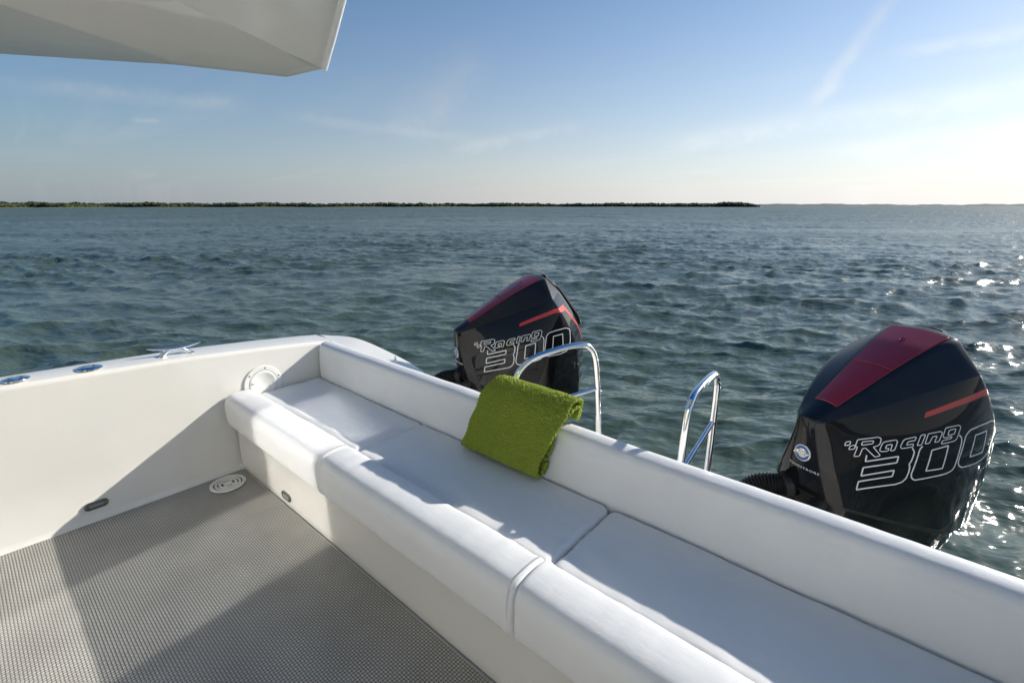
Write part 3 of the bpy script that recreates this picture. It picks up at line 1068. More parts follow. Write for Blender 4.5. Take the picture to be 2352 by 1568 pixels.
def cushion(xa, xb, label, seed, first=False):
    at = Vector(((xa + xb) / 2, 1.3, 0.331))
    root = empty('seat_cushion', at)
    tag(root, label, 'cushion')
    # front bolster: swept, ends rolled in, stretched cover with slight puckers near the seams
    prof = bolster_profile()
    cyc = (1.07, 0.44)
    xs = np.concatenate([[0, .004, .010, .018, .03, .05], np.linspace(.08, (xb - xa) - .08, int((xb - xa) / .022)), (xb - xa) - np.array([.05, .03, .018, .010, .004, 0])])
    rows = []
    for s in xs:
        e = min(s, (xb - xa) - s)
        k = 1.0 if e > 0.018 else 1 - 0.085 * (1 - math.sqrt(max(0.0, 1 - (1 - e / 0.018) ** 2)))
        near = math.exp(-e / 0.07)
        row = []
        for (y, z) in prof:
            amp = 0.0060 * near + 0.0022
            dn = amp * fbm((xa + s) * 26, y * 3 + seed, z * 3, 2) + 0.004 * fbm((xa + s) * 3.1 + seed, y * 2, z * 2, 2)
            v = Vector((y - cyc[0], z - cyc[1]))
            ln = max(v.length, 1e-4)
            q = v * k + v / ln * (dn if z > 0.345 else 0)
            row.append(Vector((xa + s, cyc[0] + q.x, max(0.3335, cyc[1] + q.y))) - at)
        rows.append(row)
    bo = link('front_bolster', loft(rows, close_u=True, caps=True), M['vinyl'], root, 50)
    # welt: zigzag-stitched seam rib round the end at the joint
    for end, keep in ((xa, False), (xb, True)):
        if not keep or xb > 0.4:
            continue
        bm = bmesh.new()
        path = [p for p in prof if p[1] > 0.345 and p[0] < 1.16]
        n = 110
        pts = smooth_path([(0, a, b) for a, b in path], 3)
        ln = [0.0]
        for a, b in zip(pts, pts[1:]):
            ln.append(ln[-1] + (b - a).length)
        for k in range(n):
            t = ln[-1] * (k + .5) / n
            y = float(np.interp(t, ln, [p.y for p in pts])); z = float(np.interp(t, ln, [p.z for p in pts]))
            v = Vector((y - cyc[0], z - cyc[1])); v.normalize()
            c = Vector((end - 0.0185, y, z)) - at
            rr = v * 0.0008
            m4 = Matrix.Translation(c + Vector((0, rr.x, rr.y))) @ Matrix.Diagonal((0.0055, 0.0011, 0.0011, 1)) @ Matrix.Rotation(0.3, 4, 'Z')
            bmesh.ops.create_icosphere(bm, subdivisions=1, radius=1.0, matrix=m4)
        st = link('stitching', bm_mesh(bm), M['thread'], bo, 60)
        st['kind'] = 'stuff'
    # seat pad: bevelled slab, crowned, with pulled creases
    y0, y1 = 1.169, 1.630
    bm = box_bm(xa + 0.001, xb - 0.001, y0, y1, 0.333, 0.503)
    vert_e = [e for e in bm.edges if abs(e.verts[0].co.z - e.verts[1].co.z) > 0.05]
    bmesh.ops.bevel(bm, geom=vert_e, offset=0.038, segments=5, affect='EDGES', profile=0.5)
    top_e = [e for e in bm.edges if e.verts[0].co.z > 0.5 and e.verts[1].co.z > 0.5]
    bmesh.ops.bevel(bm, geom=top_e, offset=0.030, segments=5, affect='EDGES', profile=0.5)
    for x in np.arange(xa + 0.05, xb - 0.04, 0.022):
        bmesh.ops.bisect_plane(bm, geom=bm.verts[:] + bm.edges[:] + bm.faces[:], plane_co=(x, 0, 0), plane_no=(1, 0, 0))
    for y in np.arange(y0 + 0.045, y1 - 0.035, 0.022):
        bmesh.ops.bisect_plane(bm, geom=bm.verts[:] + bm.edges[:] + bm.faces[:], plane_co=(0, y, 0), plane_no=(0, 1, 0))
    for v in bm.verts:
        c = v.co
        if c.z > 0.40:
            ex = min(c.x - xa, xb - c.x); ey = min(c.y - y0, y1 - c.y)
            crown = 0.006 * min(1, ex / 0.25) * min(1, ey / 0.12)
            edge = math.exp(-ex / 0.16)
            pleat = 0.0050 * edge * fbm(c.x * 7 + seed, c.y * 24, 0.5, 2)
            pull = 0.0055 * fbm(c.x * 2.6 + seed, c.y * 2.2 + c.x * 1.2, 3.0, 3)
            fine = 0.0022 * fbm(c.x * 5 + c.y * 9, c.y * 8 - c.x * 3 + seed, 7.0, 3)
            frontp = 0.0030 * math.exp(-(c.y - y0) / 0.06) * fbm(c.x * 34, c.y * 4, seed, 2)
            c.z += (crown + pleat + pull + fine + frontp) * min(1, (c.z - 0.40) / 0.09)
        v.co = c - at
    link('seat_pad', bm_mesh(bm), M['vinyl'], root, 60)
    return root


XS = (-3.335, -2.105, -0.835, 0.72)
cushion(XS[0], XS[1], 'white vinyl seat cushion butted against the side wall with the round inspection plate', 2.0)
cushion(XS[1] + 0.003, XS[2], 'white vinyl seat cushion below the folded green towel', 7.3)
cushion(XS[2] + 0.003, XS[3], 'white vinyl seat cushion next to the towel seat, away from the inspection plate', 12.9)


def backrest():
    xa, xb = -3.333, 0.735
    at = Vector(((xa + xb) / 2, 1.69, 0.333))
    prof = [(1.640, 0.336), (1.6345, 0.40), (1.6335, 0.50), (1.638, 0.60), (1.6435, 0.69), (1.6470, 0.712), (1.6530, 0.736), (1.667, 0.753), (1.690, 0.762), (1.715, 0.765), (1.738, 0.760), (1.752, 0.746), (1.757, 0.72), (1.757, 0.60), (1.757, 0.336)]
    pr = [(p.y, p.z) for p in smooth_path([(0, a, b) for a, b in prof], 4)]
    cyc = (1.69, 0.56)
    Ln = xb - xa
    xs = np.concatenate([[0, .004, .010, .018, .028], np.linspace(.05, Ln - .05, 170), Ln - np.array([.028, .018, .010, .004, 0])])
    rows = []
    for s in xs:
        e = min(s, Ln - s)
        k = 1.0 if e > 0.028 else 1 - 0.30 * (1 - math.sqrt(max(0.0, 1 - (1 - e / 0.028) ** 2)))
        row = []
        for y, z in pr:
            dn = (0.0030 * fbm(s * 1.7, z * 4, 1.0, 2) + 0.0016 * fbm(s * 9, z * 3, y, 2)) if z > 0.35 else 0
            v = Vector((y - cyc[0], z - cyc[1])); ln = max(v.length, 1e-4)
            yy = cyc[0] + v.x * k + v.x / ln * dn
            zz = z if z < 0.6 else cyc[1] + v.y * (1 - (1 - k) * 0.16) + v.y / ln * dn
            row.append(Vector((xa + s, yy, zz)) - at)
        rows.append(row)
    root = empty('backrest_cushion', at)
    tag(root, 'long white vinyl backrest running the whole length of the stern seat', 'backrest')
    link('back_pad', loft(rows, close_u=True, caps=True), M['vinyl'], root, 50)


backrest()


# ------------------------------------------------------------------ towel
def towel():
    at = Vector((-1.42, 1.66, 0.52))
    path = [(1.580, .556), (1.592, .558), (1.600, .575), (1.609, .596), (1.620, .580), (1.619, .552), (1.603, .537), (1.573, .536), (1.553, .549), (1.551, .585), (1.570, .665), (1.600, .755), (1.643, .842), (1.693, .884), (1.748, .886), (1.788, .858), (1.803, .815), (1.792, .779), (1.770, .776), (1.760, .800), (1.764, .832), (1.738, .848), (1.690, .836), (1.648, .803), (1.625, .750), (1.6165, .69), (1.612, .64), (1.598, .622), (1.590, .64)]
    pts = smooth_path([(0, a, b) for a, b in path], 12)
    ln = [0.0]
    for a, b in zip(pts, pts[1:]):
        ln.append(ln[-1] + (b - a).length)
    ds = 0.0026
    ss = np.arange(0, ln[-1], ds)
    Y = np.interp(ss, ln, [p.y for p in pts]); Z = np.interp(ss, ln, [p.z for p in pts])
    ty = np.gradient(Y); tz = np.gradient(Z); tl = np.hypot(ty, tz); ty /= tl; tz /= tl
    ny_, nz_ = -tz, ty                        # outward normal on the outer sheet (path runs front-bottom, up, over)
    W = 0.50
    xs = np.arange(0, W + 1e-6, ds)
    t = 0.017
    n_s, n_x = len(ss), len(xs)
    def surf(side):
        out = np.zeros((n_s, n_x, 3))
        for j, x in enumerate(xs):
            e = min(x, W - x)
            rnd = 1.0 if e > 0.008 else math.sqrt(max(0.05, 1 - (1 - e / 0.008) ** 2))
            wob = 0.22 * np.sin(ss * 61.0 + 9.0 * math.sin(x * 47.0)) + 0.16 * np.sin(ss * 139.0 - x * 83.0)
            u = ss / 0.0175 + wob; v = x / 0.0185 + 0.22 * np.sin(x * 53.0 + 7.0 * np.sin(ss * 38.0)) + 0.15 * np.sin(ss * 97.0 + x * 120.0)
            b = np.maximum(0.0, 0.5 * (np.cos(2 * np.pi * u) + np.cos(2 * np.pi * v))) ** 0.6 + np.maximum(0.0, 0.5 * (-np.cos(2 * np.pi * u) - np.cos(2 * np.pi * v))) ** 0.6
            soft = np.array([fbm(s * 6, x * 6, 1.5, 2) for s in ss[::6]])
            soft = np.interp(np.arange(n_s), np.arange(0, n_s, 6)[:len(soft)], soft)
            off = side * (t * 0.5 * rnd + (0.0084 * b - 0.004) * rnd) + 0.005 * soft
            yy = Y + ny_ * off; zz = Z + nz_ * off
            lean = 0.28 * (zz - 0.53)
            # the two ends of the folds do not line up exactly
            endw = 0.006 * np.sin(ss * 17.0) + 0.004 * np.sin(ss * 41 + 1)
            xx = -1.685 + x + lean + endw * (2 * x / W - 1) + 0.003 * np.sin(ss * np.pi / 0.0115) * (1 if e < 0.002 else 0)
            # slight sag between the ends on the hanging face
            out[:, j, 0] = xx; out[:, j, 1] = yy; out[:, j, 2] = zz
        return out
    A = surf(1.0); B = surf(-1.0)
    A -= np.array(at); B -= np.array(at)
    V = np.vstack([A.reshape(-1, 3), B.reshape(-1, 3)])
    ia = np.arange(n_s * n_x).reshape(n_s, n_x); ib = ia + n_s * n_x
    F = [np.stack([ia[:-1, :-1], ia[:-1, 1:], ia[1:, 1:], ia[1:, :-1]], -1).reshape(-1, 4),
         np.stack([ib[:-1, :-1], ib[1:, :-1], ib[1:, 1:], ib[:-1, 1:]], -1).reshape(-1, 4)]
    for j in (0, n_x - 1):
        F.append(np.stack([ia[:-1, j], ib[:-1, j], ib[1:, j], ia[1:, j]], -1))
    for i in (0, n_s - 1):
        F.append(np.stack([ia[i, :-1], ib[i, :-1], ib[i, 1:], ia[i, 1:]], -1))
    me = mesh_of(V.tolist(), np.vstack(F).tolist())
    bm = bmesh.new(); bm.from_mesh(me)
    me = bm_mesh(bm)
    o = link('towel', me, M['towel'], None, 75)
    o.location = at
    tag(o, 'folded green waffle-weave towel draped over the white backrest', 'towel')


nt = M['towel'].node_tree
tn = N(nt, 'ShaderNodeTexNoise', i_Scale=900.0, i_Detail=3.0)
L(nt, obj_coords(nt), tn.inputs['Vector'])
add_bump(M['towel'], tn.outputs['Fac'], 0.5, 0.002)
tn2 = N(nt, 'ShaderNodeTexNoise', i_Scale=55.0, i_Detail=5.0)
L(nt, obj_coords(nt), tn2.inputs['Vector'])
tx = N(nt, 'ShaderNodeMix', data_type='RGBA')
tx.inputs['A'].default_value = (0.185, 0.235, 0.028, 1); tx.inputs['B'].default_value = (0.27, 0.325, 0.050, 1)
L(nt, tn2.outputs['Fac'], tx.inputs['Factor'])
L(nt, tx.outputs['Result'], P(M['towel']).inputs['Base Color'])
towel()


# ------------------------------------------------------------------ outboard engines
ES = 1.5 / 1.6
ENG_PSI = R(-28.94)


def EL(w, l, z):
    """engine table coordinates (w = out to the side, l = aft, z = up) to local metres"""
    return Vector((w * ES, l * ES, 1.75 + (z - 1.75) * ES))


COWL = [  # columns from the front centre round the side to the rear centre; rows from the deck edge down
    [(0, -.568, .800), (0, -.570, .786), (0, -.572, .70), (0, -.572, .55), (0, -.562, .432)],
    [(.036, -.560, .800), (.040, -.560, .787), (.058, -.556, .70), (.098, -.545, .55), (.134, -.520, .428)],
    [(.044, -.545, .808), (.062, -.533, .797), (.088, -.507, .70), (.143, -.486, .545), (.184, -.470, .415)],
    [(.062, -.445, .867), (.100, -.43, .828), (.134, -.425, .71), (.172, -.405, .53), (.206, -.385, .385)],
    [(.097, -.20, 1.008), (.172, -.20, .905), (.234, -.22, .71), (.244, -.22, .51), (.246, -.20, .318)],
    [(.121, -.03, 1.096), (.220, -.02, .963), (.295, -.03, .74), (.305, -.03, .5), (.290, -.0, .255)],
    [(.141, .11, 1.152), (.254, .10, 1.004), (.324, .14, .775), (.332, .15, .5), (.310, .16, .205)],
    [(.145, .145, 1.150), (.262, .145, 1.012), (.312, .285, .79), (.292, .385, .5), (.258, .40, .125)],
    [(.088, .170, 1.157), (.100, .285, 1.050), (.112, .475, .80), (.104, .553, .5), (.092, .515, .092)],
    [(0, .178, 1.163), (0, .305, 1.056), (0, .503, .80), (0, .575, .5), (0, .535, .085)],
]
RED_HW = lambda l: float(np.interp(l, [-.456, -.194, .10], [.054, .090, .128]))
DECK_Z = lambda l: float(np.interp(l, [-.57, -.445, -.20, -.03, .11, .18], [.800, .867, 1.008, 1.096, 1.152, 1.162]))

GLYPHS = {}
# outlines of the painted lettering on the cowl side: (points (l, z), closed, corner radius, line width)
# <glyphs>
GLYPHS['Racing'] = [
    ([(-0.425, 0.763), (-0.419, 0.780), (-0.401, 0.783), (-0.406, 0.767)], True, 0.006, 0.0037),
    ([(-0.410, 0.747), (-0.404, 0.763), (-0.384, 0.768), (-0.389, 0.751)], True, 0.006, 0.0037),
    ([(-0.391, 0.718), (-0.377, 0.762), (-0.386, 0.760), (-0.377, 0.791), (-0.298, 0.805), (-0.288, 0.798), (-0.295, 0.774), (-0.306, 0.766), (-0.320, 0.763), (-0.291, 0.726), (-0.312, 0.719), (-0.348, 0.757), (-0.359, 0.754), (-0.370, 0.721)], True, 0.006, 0.0037),
    ([(-0.359, 0.783), (-0.319, 0.789), (-0.317, 0.785), (-0.322, 0.776), (-0.363, 0.768)], True, 0.006, 0.0037),
    ([(-0.287, 0.743), (-0.296, 0.748), (-0.285, 0.779), (-0.276, 0.786), (-0.234, 0.795), (-0.227, 0.789), (-0.239, 0.750), (-0.255, 0.747), (-0.247, 0.776), (-0.269, 0.772), (-0.274, 0.756), (-0.260, 0.759), (-0.263, 0.747)], True, 0.006, 0.0037),
    ([(-0.212, 0.758), (-0.217, 0.766), (-0.206, 0.792), (-0.196, 0.799), (-0.154, 0.809), (-0.159, 0.793), (-0.187, 0.788), (-0.194, 0.773), (-0.165, 0.779), (-0.168, 0.766)], True, 0.006, 0.0037),
    ([(-0.136, 0.815), (-0.117, 0.819), (-0.134, 0.774), (-0.152, 0.771)], True, 0.006, 0.0037),
    ([(-0.106, 0.821), (-0.054, 0.830), (-0.047, 0.824), (-0.062, 0.787), (-0.081, 0.784), (-0.069, 0.812), (-0.089, 0.808), (-0.102, 0.781), (-0.120, 0.778)], True, 0.006, 0.0037),
    ([(-0.033, 0.844), (0.025, 0.854), (0.035, 0.846), (0.018, 0.795), (0.007, 0.786), (-0.052, 0.776), (-0.046, 0.791), (-0.008, 0.798), (-0.004, 0.807), (-0.040, 0.802), (-0.045, 0.809)], True, 0.006, 0.0037),
    ([(-0.018, 0.834), (0.013, 0.839), (0.005, 0.817), (-0.024, 0.812)], True, 0.006, 0.0037),
]
GLYPHS['300'] = [
    ([(-0.343, 0.726), (-0.347, 0.698), (-0.222, 0.724), (-0.226, 0.696), (-0.354, 0.671), (-0.361, 0.634), (-0.233, 0.661), (-0.237, 0.633), (-0.371, 0.609), (-0.379, 0.573), (-0.218, 0.595), (-0.193, 0.605), (-0.179, 0.623), (-0.173, 0.652), (-0.172, 0.677), (-0.177, 0.689), (-0.170, 0.701), (-0.164, 0.725), (-0.161, 0.745), (-0.170, 0.761)], False, 0.004, 0.0058),
    ([(-0.129, 0.769), (-0.140, 0.754), (-0.161, 0.642), (-0.157, 0.625), (-0.142, 0.613), (-0.014, 0.635), (0.019, 0.647), (0.030, 0.666), (0.044, 0.781), (0.041, 0.800), (0.028, 0.811)], False, 0.012, 0.0058),
    ([(-0.089, 0.750), (-0.018, 0.768), (-0.029, 0.664), (-0.101, 0.656)], True, 0.003, 0.0058),
    ([(0.116, 0.802), (0.193, 0.810), (0.195, 0.709), (0.106, 0.704)], True, 0.003, 0.0058),
    ([(0.224, 0.850), (0.136, 0.841), (0.082, 0.829), (0.062, 0.808), (0.043, 0.690), (0.051, 0.669), (0.072, 0.658), (0.169, 0.663), (0.226, 0.675), (0.253, 0.700), (0.260, 0.756), (0.258, 0.835)], True, 0.014, 0.0058),
]
GLYPHS['stripe'] = ([(-0.110, 0.908), (0.012, 0.952), (0.112, 0.984), (0.144, 0.995), (0.196, 0.996), (0.257, 1.000)], [(-0.118, 0.885), (0.010, 0.928), (0.111, 0.957), (0.147, 0.966), (0.201, 0.964), (0.262, 0.958)])
GLYPHS['stripe_tail'] = ([(0.2575, 1.000), (0.300, 0.955), (0.420, 0.825), (0.500, 0.650)], [(0.2625, 0.957), (0.290, 0.932), (0.410, 0.808), (0.494, 0.640)])
# </glyphs>


def cowl_object():
    """whole cowl as one creased cage, subdivided; bands keep their material index"""
    cols = [[Vector(p) for p in c] for c in COWL]
    # deck cap rows above the deck edge
    full = []
    for c in cols:
        r0 = c[0]
        l = r0.y
        ctr = Vector((0, l, DECK_Z(l) + 0.010 * min(1, r0.x / .06)))
        midp = Vector((r0.x * .6, l, r0.z * .35 + ctr.z * .65))
        rowpts = [ctr, midp] + c
        seam = c[-1]
        cx = Vector((0, 0.02, seam.z))
        inn = lambda f, dz: Vector((seam.x * f, 0.0 + (seam.y - 0.0) * f, seam.z + dz))
        rowpts += [inn(.965, -.004), inn(.962, -.020), inn(.93, -.10), inn(.80, -.19), inn(.52, -.26)]
        full.append(rowpts)
    ncol = len(full)
    # the far shoulder (towards the boat's centre) is fuller than the lettered side
    far_r1 = {2: (.075, -.530, .800), 3: (.128, -.43, .862), 4: (.230, -.20, .956), 5: (.276, -.02, 1.004), 6: (.288, .10, 1.034), 7: (.280, .145, 1.028)}
    far_w2 = {3: .150, 4: .252, 5: .312, 6: .335, 7: .318}
    other = []
    for k in range(len(full) - 2, 0, -1):
        c = [Vector(p) for p in full[k]]
        if k in far_r1: c[3] = Vector(far_r1[k])
        if k in far_w2: c[4].x = far_w2[k]
        other.append([Vector((-p.x, p.y, p.z)) for p in c])
    loop = full + other
    nr = len(loop[0]); nc = len(loop)
    bm = bmesh.new()
    V = [[bm.verts.new(EL(*p)) for p in c] for c in loop]
    cr = bm.edges.layers.float.new('crease_edge')
    band = [0, 0, 1, 2, 2, 2, 3, 3, 4, 4, 4, 4]      # deck, deck, upper, side..., seam, chaps
    for j in range(nc):
        for i in range(nr - 1):
            vs4 = [V[j][i], V[(j + 1) % nc][i], V[(j + 1) % nc][i + 1], V[j][i + 1]]
            f = bm.faces.new(vs4)
            f.material_index = band[i]
    def crease(a, b, val):
        e = bm.edges.get((a, b))
        if e: e[cr] = val
    for j in range(nc):
        for i, val in ((2, .85), (3, .80), (6, .95), (7, .9), (8, .6)):
            crease(V[j][i], V[(j + 1) % nc][i], val)
    for j in range(nc):
        k = j if j < ncol else nc - j
        val = {1: .80, 2: .75, 7: .78, 8: .55}.get(k, 0)
        if val:
            for i in range(2, 6):
                crease(V[j][i], V[j][i + 1], val)
    bmesh.ops.remove_doubles(bm, verts=bm.verts[:], dist=1e-5)
    bmesh.ops.recalc_face_normals(bm, faces=bm.faces[:])
    me = bpy.data.meshes.new('cage'); bm.to_mesh(me); bm.free()
    for k in range(5):
        me.materials.append(M['gloss_black'])
    o = bpy.data.objects.new('cage', me); COL.objects.link(o)
    md = o.modifiers.new('s', 'SUBSURF'); md.levels = 3; md.render_levels = 3
    dg = bpy.context.evaluated_depsgraph_get()
    ev = bpy.data.meshes.new_from_object(o.evaluated_get(dg))
    bpy.data.objects.remove(o)
    return ev


def split_band(me, idxs):
    bm = bmesh.new(); bm.from_mesh(me)
    bmesh.ops.delete(bm, geom=[f for f in bm.faces if f.material_index not in idxs], context='FACES')
    for f in bm.faces: f.material_index = 0
    out = bpy.data.meshes.new('m'); bm.to_mesh(out); bm.free()
    return out


def on_side(bvh, l, z, lift=0.0012):
    """point on the cowl's outboard (+w) side at a given l, z (local metres)"""
    hit = bvh.ray_cast(Vector((1.0, l, z)), Vector((-1, 0, 0)))
    if hit[0] is None:
        return None
    return hit[0] + hit[1] * lift


def ribbon(bvh, pts, width, closed, lift=0.0014, step=0.008):
    """painted outline: a thin strip following the cowl, mitred at the corners"""
    P2 = [Vector((a, b)) for a, b in pts]
    dense = []
    n = len(P2)
    for i in range(n if closed else n - 1):
        a, b = P2[i], P2[(i + 1) % n]
        m = max(1, int((b - a).length / step))
        for k in range(m):
            dense.append(a.lerp(b, k / m))
    if not closed: dense.append(P2[-1])
    L_, R_ = [], []
    m = len(dense)
    for i, p in enumerate(dense):
        a = dense[(i - 1) % m] if (closed or i > 0) else p
        b = dense[(i + 1) % m] if (closed or i < m - 1) else p
        d1 = (p - a); d2 = (b - p)
        d1 = d1.normalized() if d1.length > 1e-7 else d2.normalized()
        d2 = d2.normalized() if d2.length > 1e-7 else d1
        nb = Vector((-(d1 + d2).y, (d1 + d2).x))
        nb = nb.normalized() if nb.length > 1e-4 else Vector((-d1.y, d1.x))
        s = 1.0 / max(0.5, nb.dot(Vector((-d1.y, d1.x))))
        q1 = p + nb * width * .5 * s; q2 = p - nb * width * .5 * s
        L_.append(on_side(bvh, q1.x, q1.y, lift)); R_.append(on_side(bvh, q2.x, q2.y, lift))
    verts, faces = [], []
    for a, b in zip(L_, R_):
        verts += [a or Vector((0, 0, 0)), b or Vector((0, 0, 0))]
    for i in range(m if closed else m - 1):
        j = (i + 1) % m
        if None in (L_[i], R_[i], L_[j], R_[j]): continue
        faces.append((2 * i, 2 * i + 1, 2 * j + 1, 2 * j))
    return verts, faces


def round_corners(pts, r, closed=True, seg=4):
    P2 = [Vector(p) for p in pts]; n = len(P2); out = []
    for i in range(n):
        if not closed and i in (0, n - 1):
            out.append(P2[i]); continue
        a, p, b = P2[i - 1], P2[i], P2[(i + 1) % n]
        da = (a - p); db = (b - p)
        rr = min(r, da.length * .45, db.length * .45)
        s = p + da.normalized() * rr; e = p + db.normalized() * rr
        for k in range(seg + 1):
            t = k / seg
            out.append(s * (1 - t) ** 2 + p * 2 * t * (1 - t) + e * t * t)
    return [(q.x, q.y) for q in out]


def patch(bvh, quad, nu=24, nv=4, lift=0.0011):
    """flat coloured decal between two edges (top edge list, bottom edge list), following the cowl"""
    top, bot = quad
    rows = []
    for k in range(nu + 1):
        t = k / nu
        def at_(e):
            x = t * (len(e) - 1); i = min(int(x), len(e) - 2)
            return Vector(e[i]).lerp(Vector(e[i + 1]), x - i)
        a, b = at_(top), at_(bot)
        row = [on_side(bvh, *a.lerp(b, m / nv), lift) for m in range(nv + 1)]
        if None not in row: rows.append(row)
    return mesh_of(*grid(rows))


def text_mesh(body, size):
    cu = bpy.data.curves.new('t', 'FONT')
    cu.body = body; cu.size = size; cu.extrude = 0.0006; cu.align_x = 'CENTER'; cu.space_character = 1.25
    o = bpy.data.objects.new('t', cu); COL.objects.link(o)
    dg = bpy.context.evaluated_depsgraph_get()
    me = bpy.data.meshes.new_from_object(o.evaluated_get(dg))
    bpy.data.objects.remove(o)
    me.materials.clear()
    return me


def make_engine():
    root = empty('outboard_engine')
    whole = cowl_object()
    bm = bmesh.new(); bm.from_mesh(whole)
    bvh = BVHTree.FromBMesh(bm); bm.free()
    link('top_cover', split_band(whole, (0, 1)), M['satin_black'], root, 24)
    side = link('cowl', split_band(whole, (2,)), M['gloss_black'], root, 24)
    link('seam_gasket', split_band(whole, (3,)), M['rubber'], root, 24)
    link('lower_cowl', split_band(whole, (4,)), M['gloss_black'], root, 24)
    # two red top panels, each a crowned plate standing just proud of the deck
    def red(l0, l1, step):
        rows = []
        for k in range(13):
            l = l0 + (l1 - l0) * k / 12
            hw = RED_HW(l)
            row = []
            for m in range(13):
                t = -1 + 2 * m / 12
                z = DECK_Z(l) + 0.004 + 0.010 * (1 - t * t) + step
                row.append(EL(t * hw, l, z))
            rows.append(row)
        v, f = grid(rows)
        bm = bmesh.new(); vv = [bm.verts.new(p) for p in v]
        fs = [bm.faces.new([vv[q] for q in a]) for a in f]
        bmesh.ops.recalc_face_normals(bm, faces=bm.faces[:])
        if bm.faces[0].normal.z < 0:
            bmesh.ops.reverse_faces(bm, faces=bm.faces[:])
        ext = bmesh.ops.extrude_face_region(bm, geom=bm.faces[:])
        bmesh.ops.translate(bm, verts=[e for e in ext['geom'] if isinstance(e, bmesh.types.BMVert)], vec=(0, 0, -0.014))
        o = link('red_panel', bm_mesh(bm), M['red_panel'], root, 30)
        bv = o.modifiers.new('b', 'BEVEL'); bv.width = 0.0018; bv.segments = 2; bv.limit_method = 'ANGLE'; bv.angle_limit = R(50)
        return o
    red(-.457, -.197, 0.0)
    rp = red(-.192, .108, 0.0025)
    hole = lathe([(0.0, 0.0), (0.011, 0.0), (0.0125, 0.0012), (0.0125, 0.002), (0.010, 0.0024), (0.008, 0.0006), (0.0, 0.0004)], 20)
    hole.transform(Matrix.Translation(EL(0, 0.0, DECK_Z(0) + 0.0175)) @ Matrix.Rotation(R(26), 4, 'X'))
    link('latch_dimple', hole, M['red_panel'], rp, 50)
    # rear spine and grip slot
    pts = [EL(0, l, z) + Vector((0, 0.006, 0.003)) for l, z in ((.19, 1.150), (.245, 1.104), (.31, 1.052), (.38, .965), (.45, .87), (.505, .80), (.54, .70))]
    rows = []
    for i, p in enumerate(smooth_path(pts, 5)):
        w = 0.052
        rows.append([p + Vector((-w, 0, -0.004)), p + Vector((-w * .8, 0.010, 0.006)), p + Vector((0, 0.014, 0.010)), p + Vector((w * .8, 0.010, 0.006)), p + Vector((w, 0, -0.004))])
    link('rear_spine', loft(rows), M['gloss_black'], root, 40)
    # red stripe on the side, wrapping round the rear corner and running down
    if 'stripe' in GLYPHS:
        link('red_stripe', patch(bvh, GLYPHS['stripe'], 40, 4), M['red_stripe'], side, 40)
    if 'stripe_tail' in GLYPHS:
        link('red_stripe', patch(bvh, GLYPHS['stripe_tail'], 40, 3), M['red_stripe'], side, 40)
    for key, nm in (('Racing', 'racing_lettering'), ('300', 'number_lettering')):
        for pts2, closed, rad, wd in GLYPHS.get(key, []):
            pp = round_corners(pts2, rad, closed) if rad else pts2
            v, f = ribbon(bvh, pp, wd, closed)
            if f:
                bmx = bmesh.new(); vv = [bmx.verts.new(p) for p in v]
                for a in f: bmx.faces.new([vv[q] for q in a])
                bmesh.ops.delete(bmx, geom=[q for q in bmx.verts if not q.link_faces], context='VERTS')
                me = bpy.data.meshes.new('m'); bmx.to_mesh(me); bmx.free()
                link(nm, me, M['letter_white'], side, None)
    # round badge and small lettering on the front face
    fc = bvh.ray_cast(Vector((EL(.012, 0, 0).x, -2, EL(0, 0, .628).z)), Vector((0, 1, 0)))
    fp, fn = fc[0], fc[1]
    rotq = fn.to_track_quat('Z', 'Y').to_matrix()
    def badge(name, prof, material, lift, sx=1.0, sy=1.0, par=root):
        me = lathe(prof, 36, sx, sy)
        me.transform(Matrix.Translation(fp + fn * lift) @ rotq.to_4x4())
        return link(name, me, material, par, 40)
    bd = badge('badge', [(0.0, 0), (0.038, 0), (0.038, 0.003), (0.036, 0.0045), (0.0, 0.0045)], M['badge_white'], 0.0, .95, 1.0)
    rg = badge('badge_ring', [(0.022, 0.0), (0.022, 0.0015), (0.033, 0.0015), (0.033, 0.0)], M['badge_blue'], 0.0042, .95, 1.0, bd)
    bm = bmesh.new(); bm.from_mesh(rg.data)
    bmesh.ops.delete(bm, geom=[f for f in bm.faces if len(f.verts) > 4], context='FACES_ONLY'); bm.to_mesh(rg.data); bm.free()
    for poly in ([(-.050, -.010), (-.030, .014), (-.012, .014), (-.018, -.010), (-.030, -.010), (-.028, .002), (-.036, -.010)],
                 [(-.016, -.012), (.002, .014), (.020, .014), (.012, -.012), (.001, -.012), (.004, .002), (-.005, -.012)],
                 [(.014, -.012), (.030, .010), (.050, .010), (.046, .004), (.036, .004), (.026, -.012)]):
        v = [Vector((a * .8, b * .8, 0.0055)) for a, b in poly] + [Vector((a * .8, b * .8, 0.0075)) for a, b in poly]
        n = len(poly)
        fcs = [tuple(range(n))[::-1], tuple(range(n, 2 * n))] + [(k, (k + 1) % n, n + (k + 1) % n, n + k) for k in range(n)]
        me = mesh_of(v, fcs)
        me.transform(Matrix.Translation(fp) @ rotq.to_4x4())
        link('badge_mark', me, M['badge_silver'], bd, None)
    tm = text_mesh('FOURSTROKE', 0.0175)
    fc2 = bvh.ray_cast(Vector((EL(.012, 0, 0).x, -2, EL(0, 0, .548).z)), Vector((0, 1, 0)))
    # wrap the small lettering round the front facets
    for v in tm.vertices:
        x = EL(.022, 0, 0).x + v.co.x * 1.06; z = fc2[0].z + v.co.y * 0.8
        h = bvh.ray_cast(Vector((x, -2, z)), Vector((0, 1, 0)))
        if h[0] is not None:
            v.co = h[0] + h[1] * (0.0008 + v.co.z)
    link('front_lettering', tm, M['letter_white'], side, None)
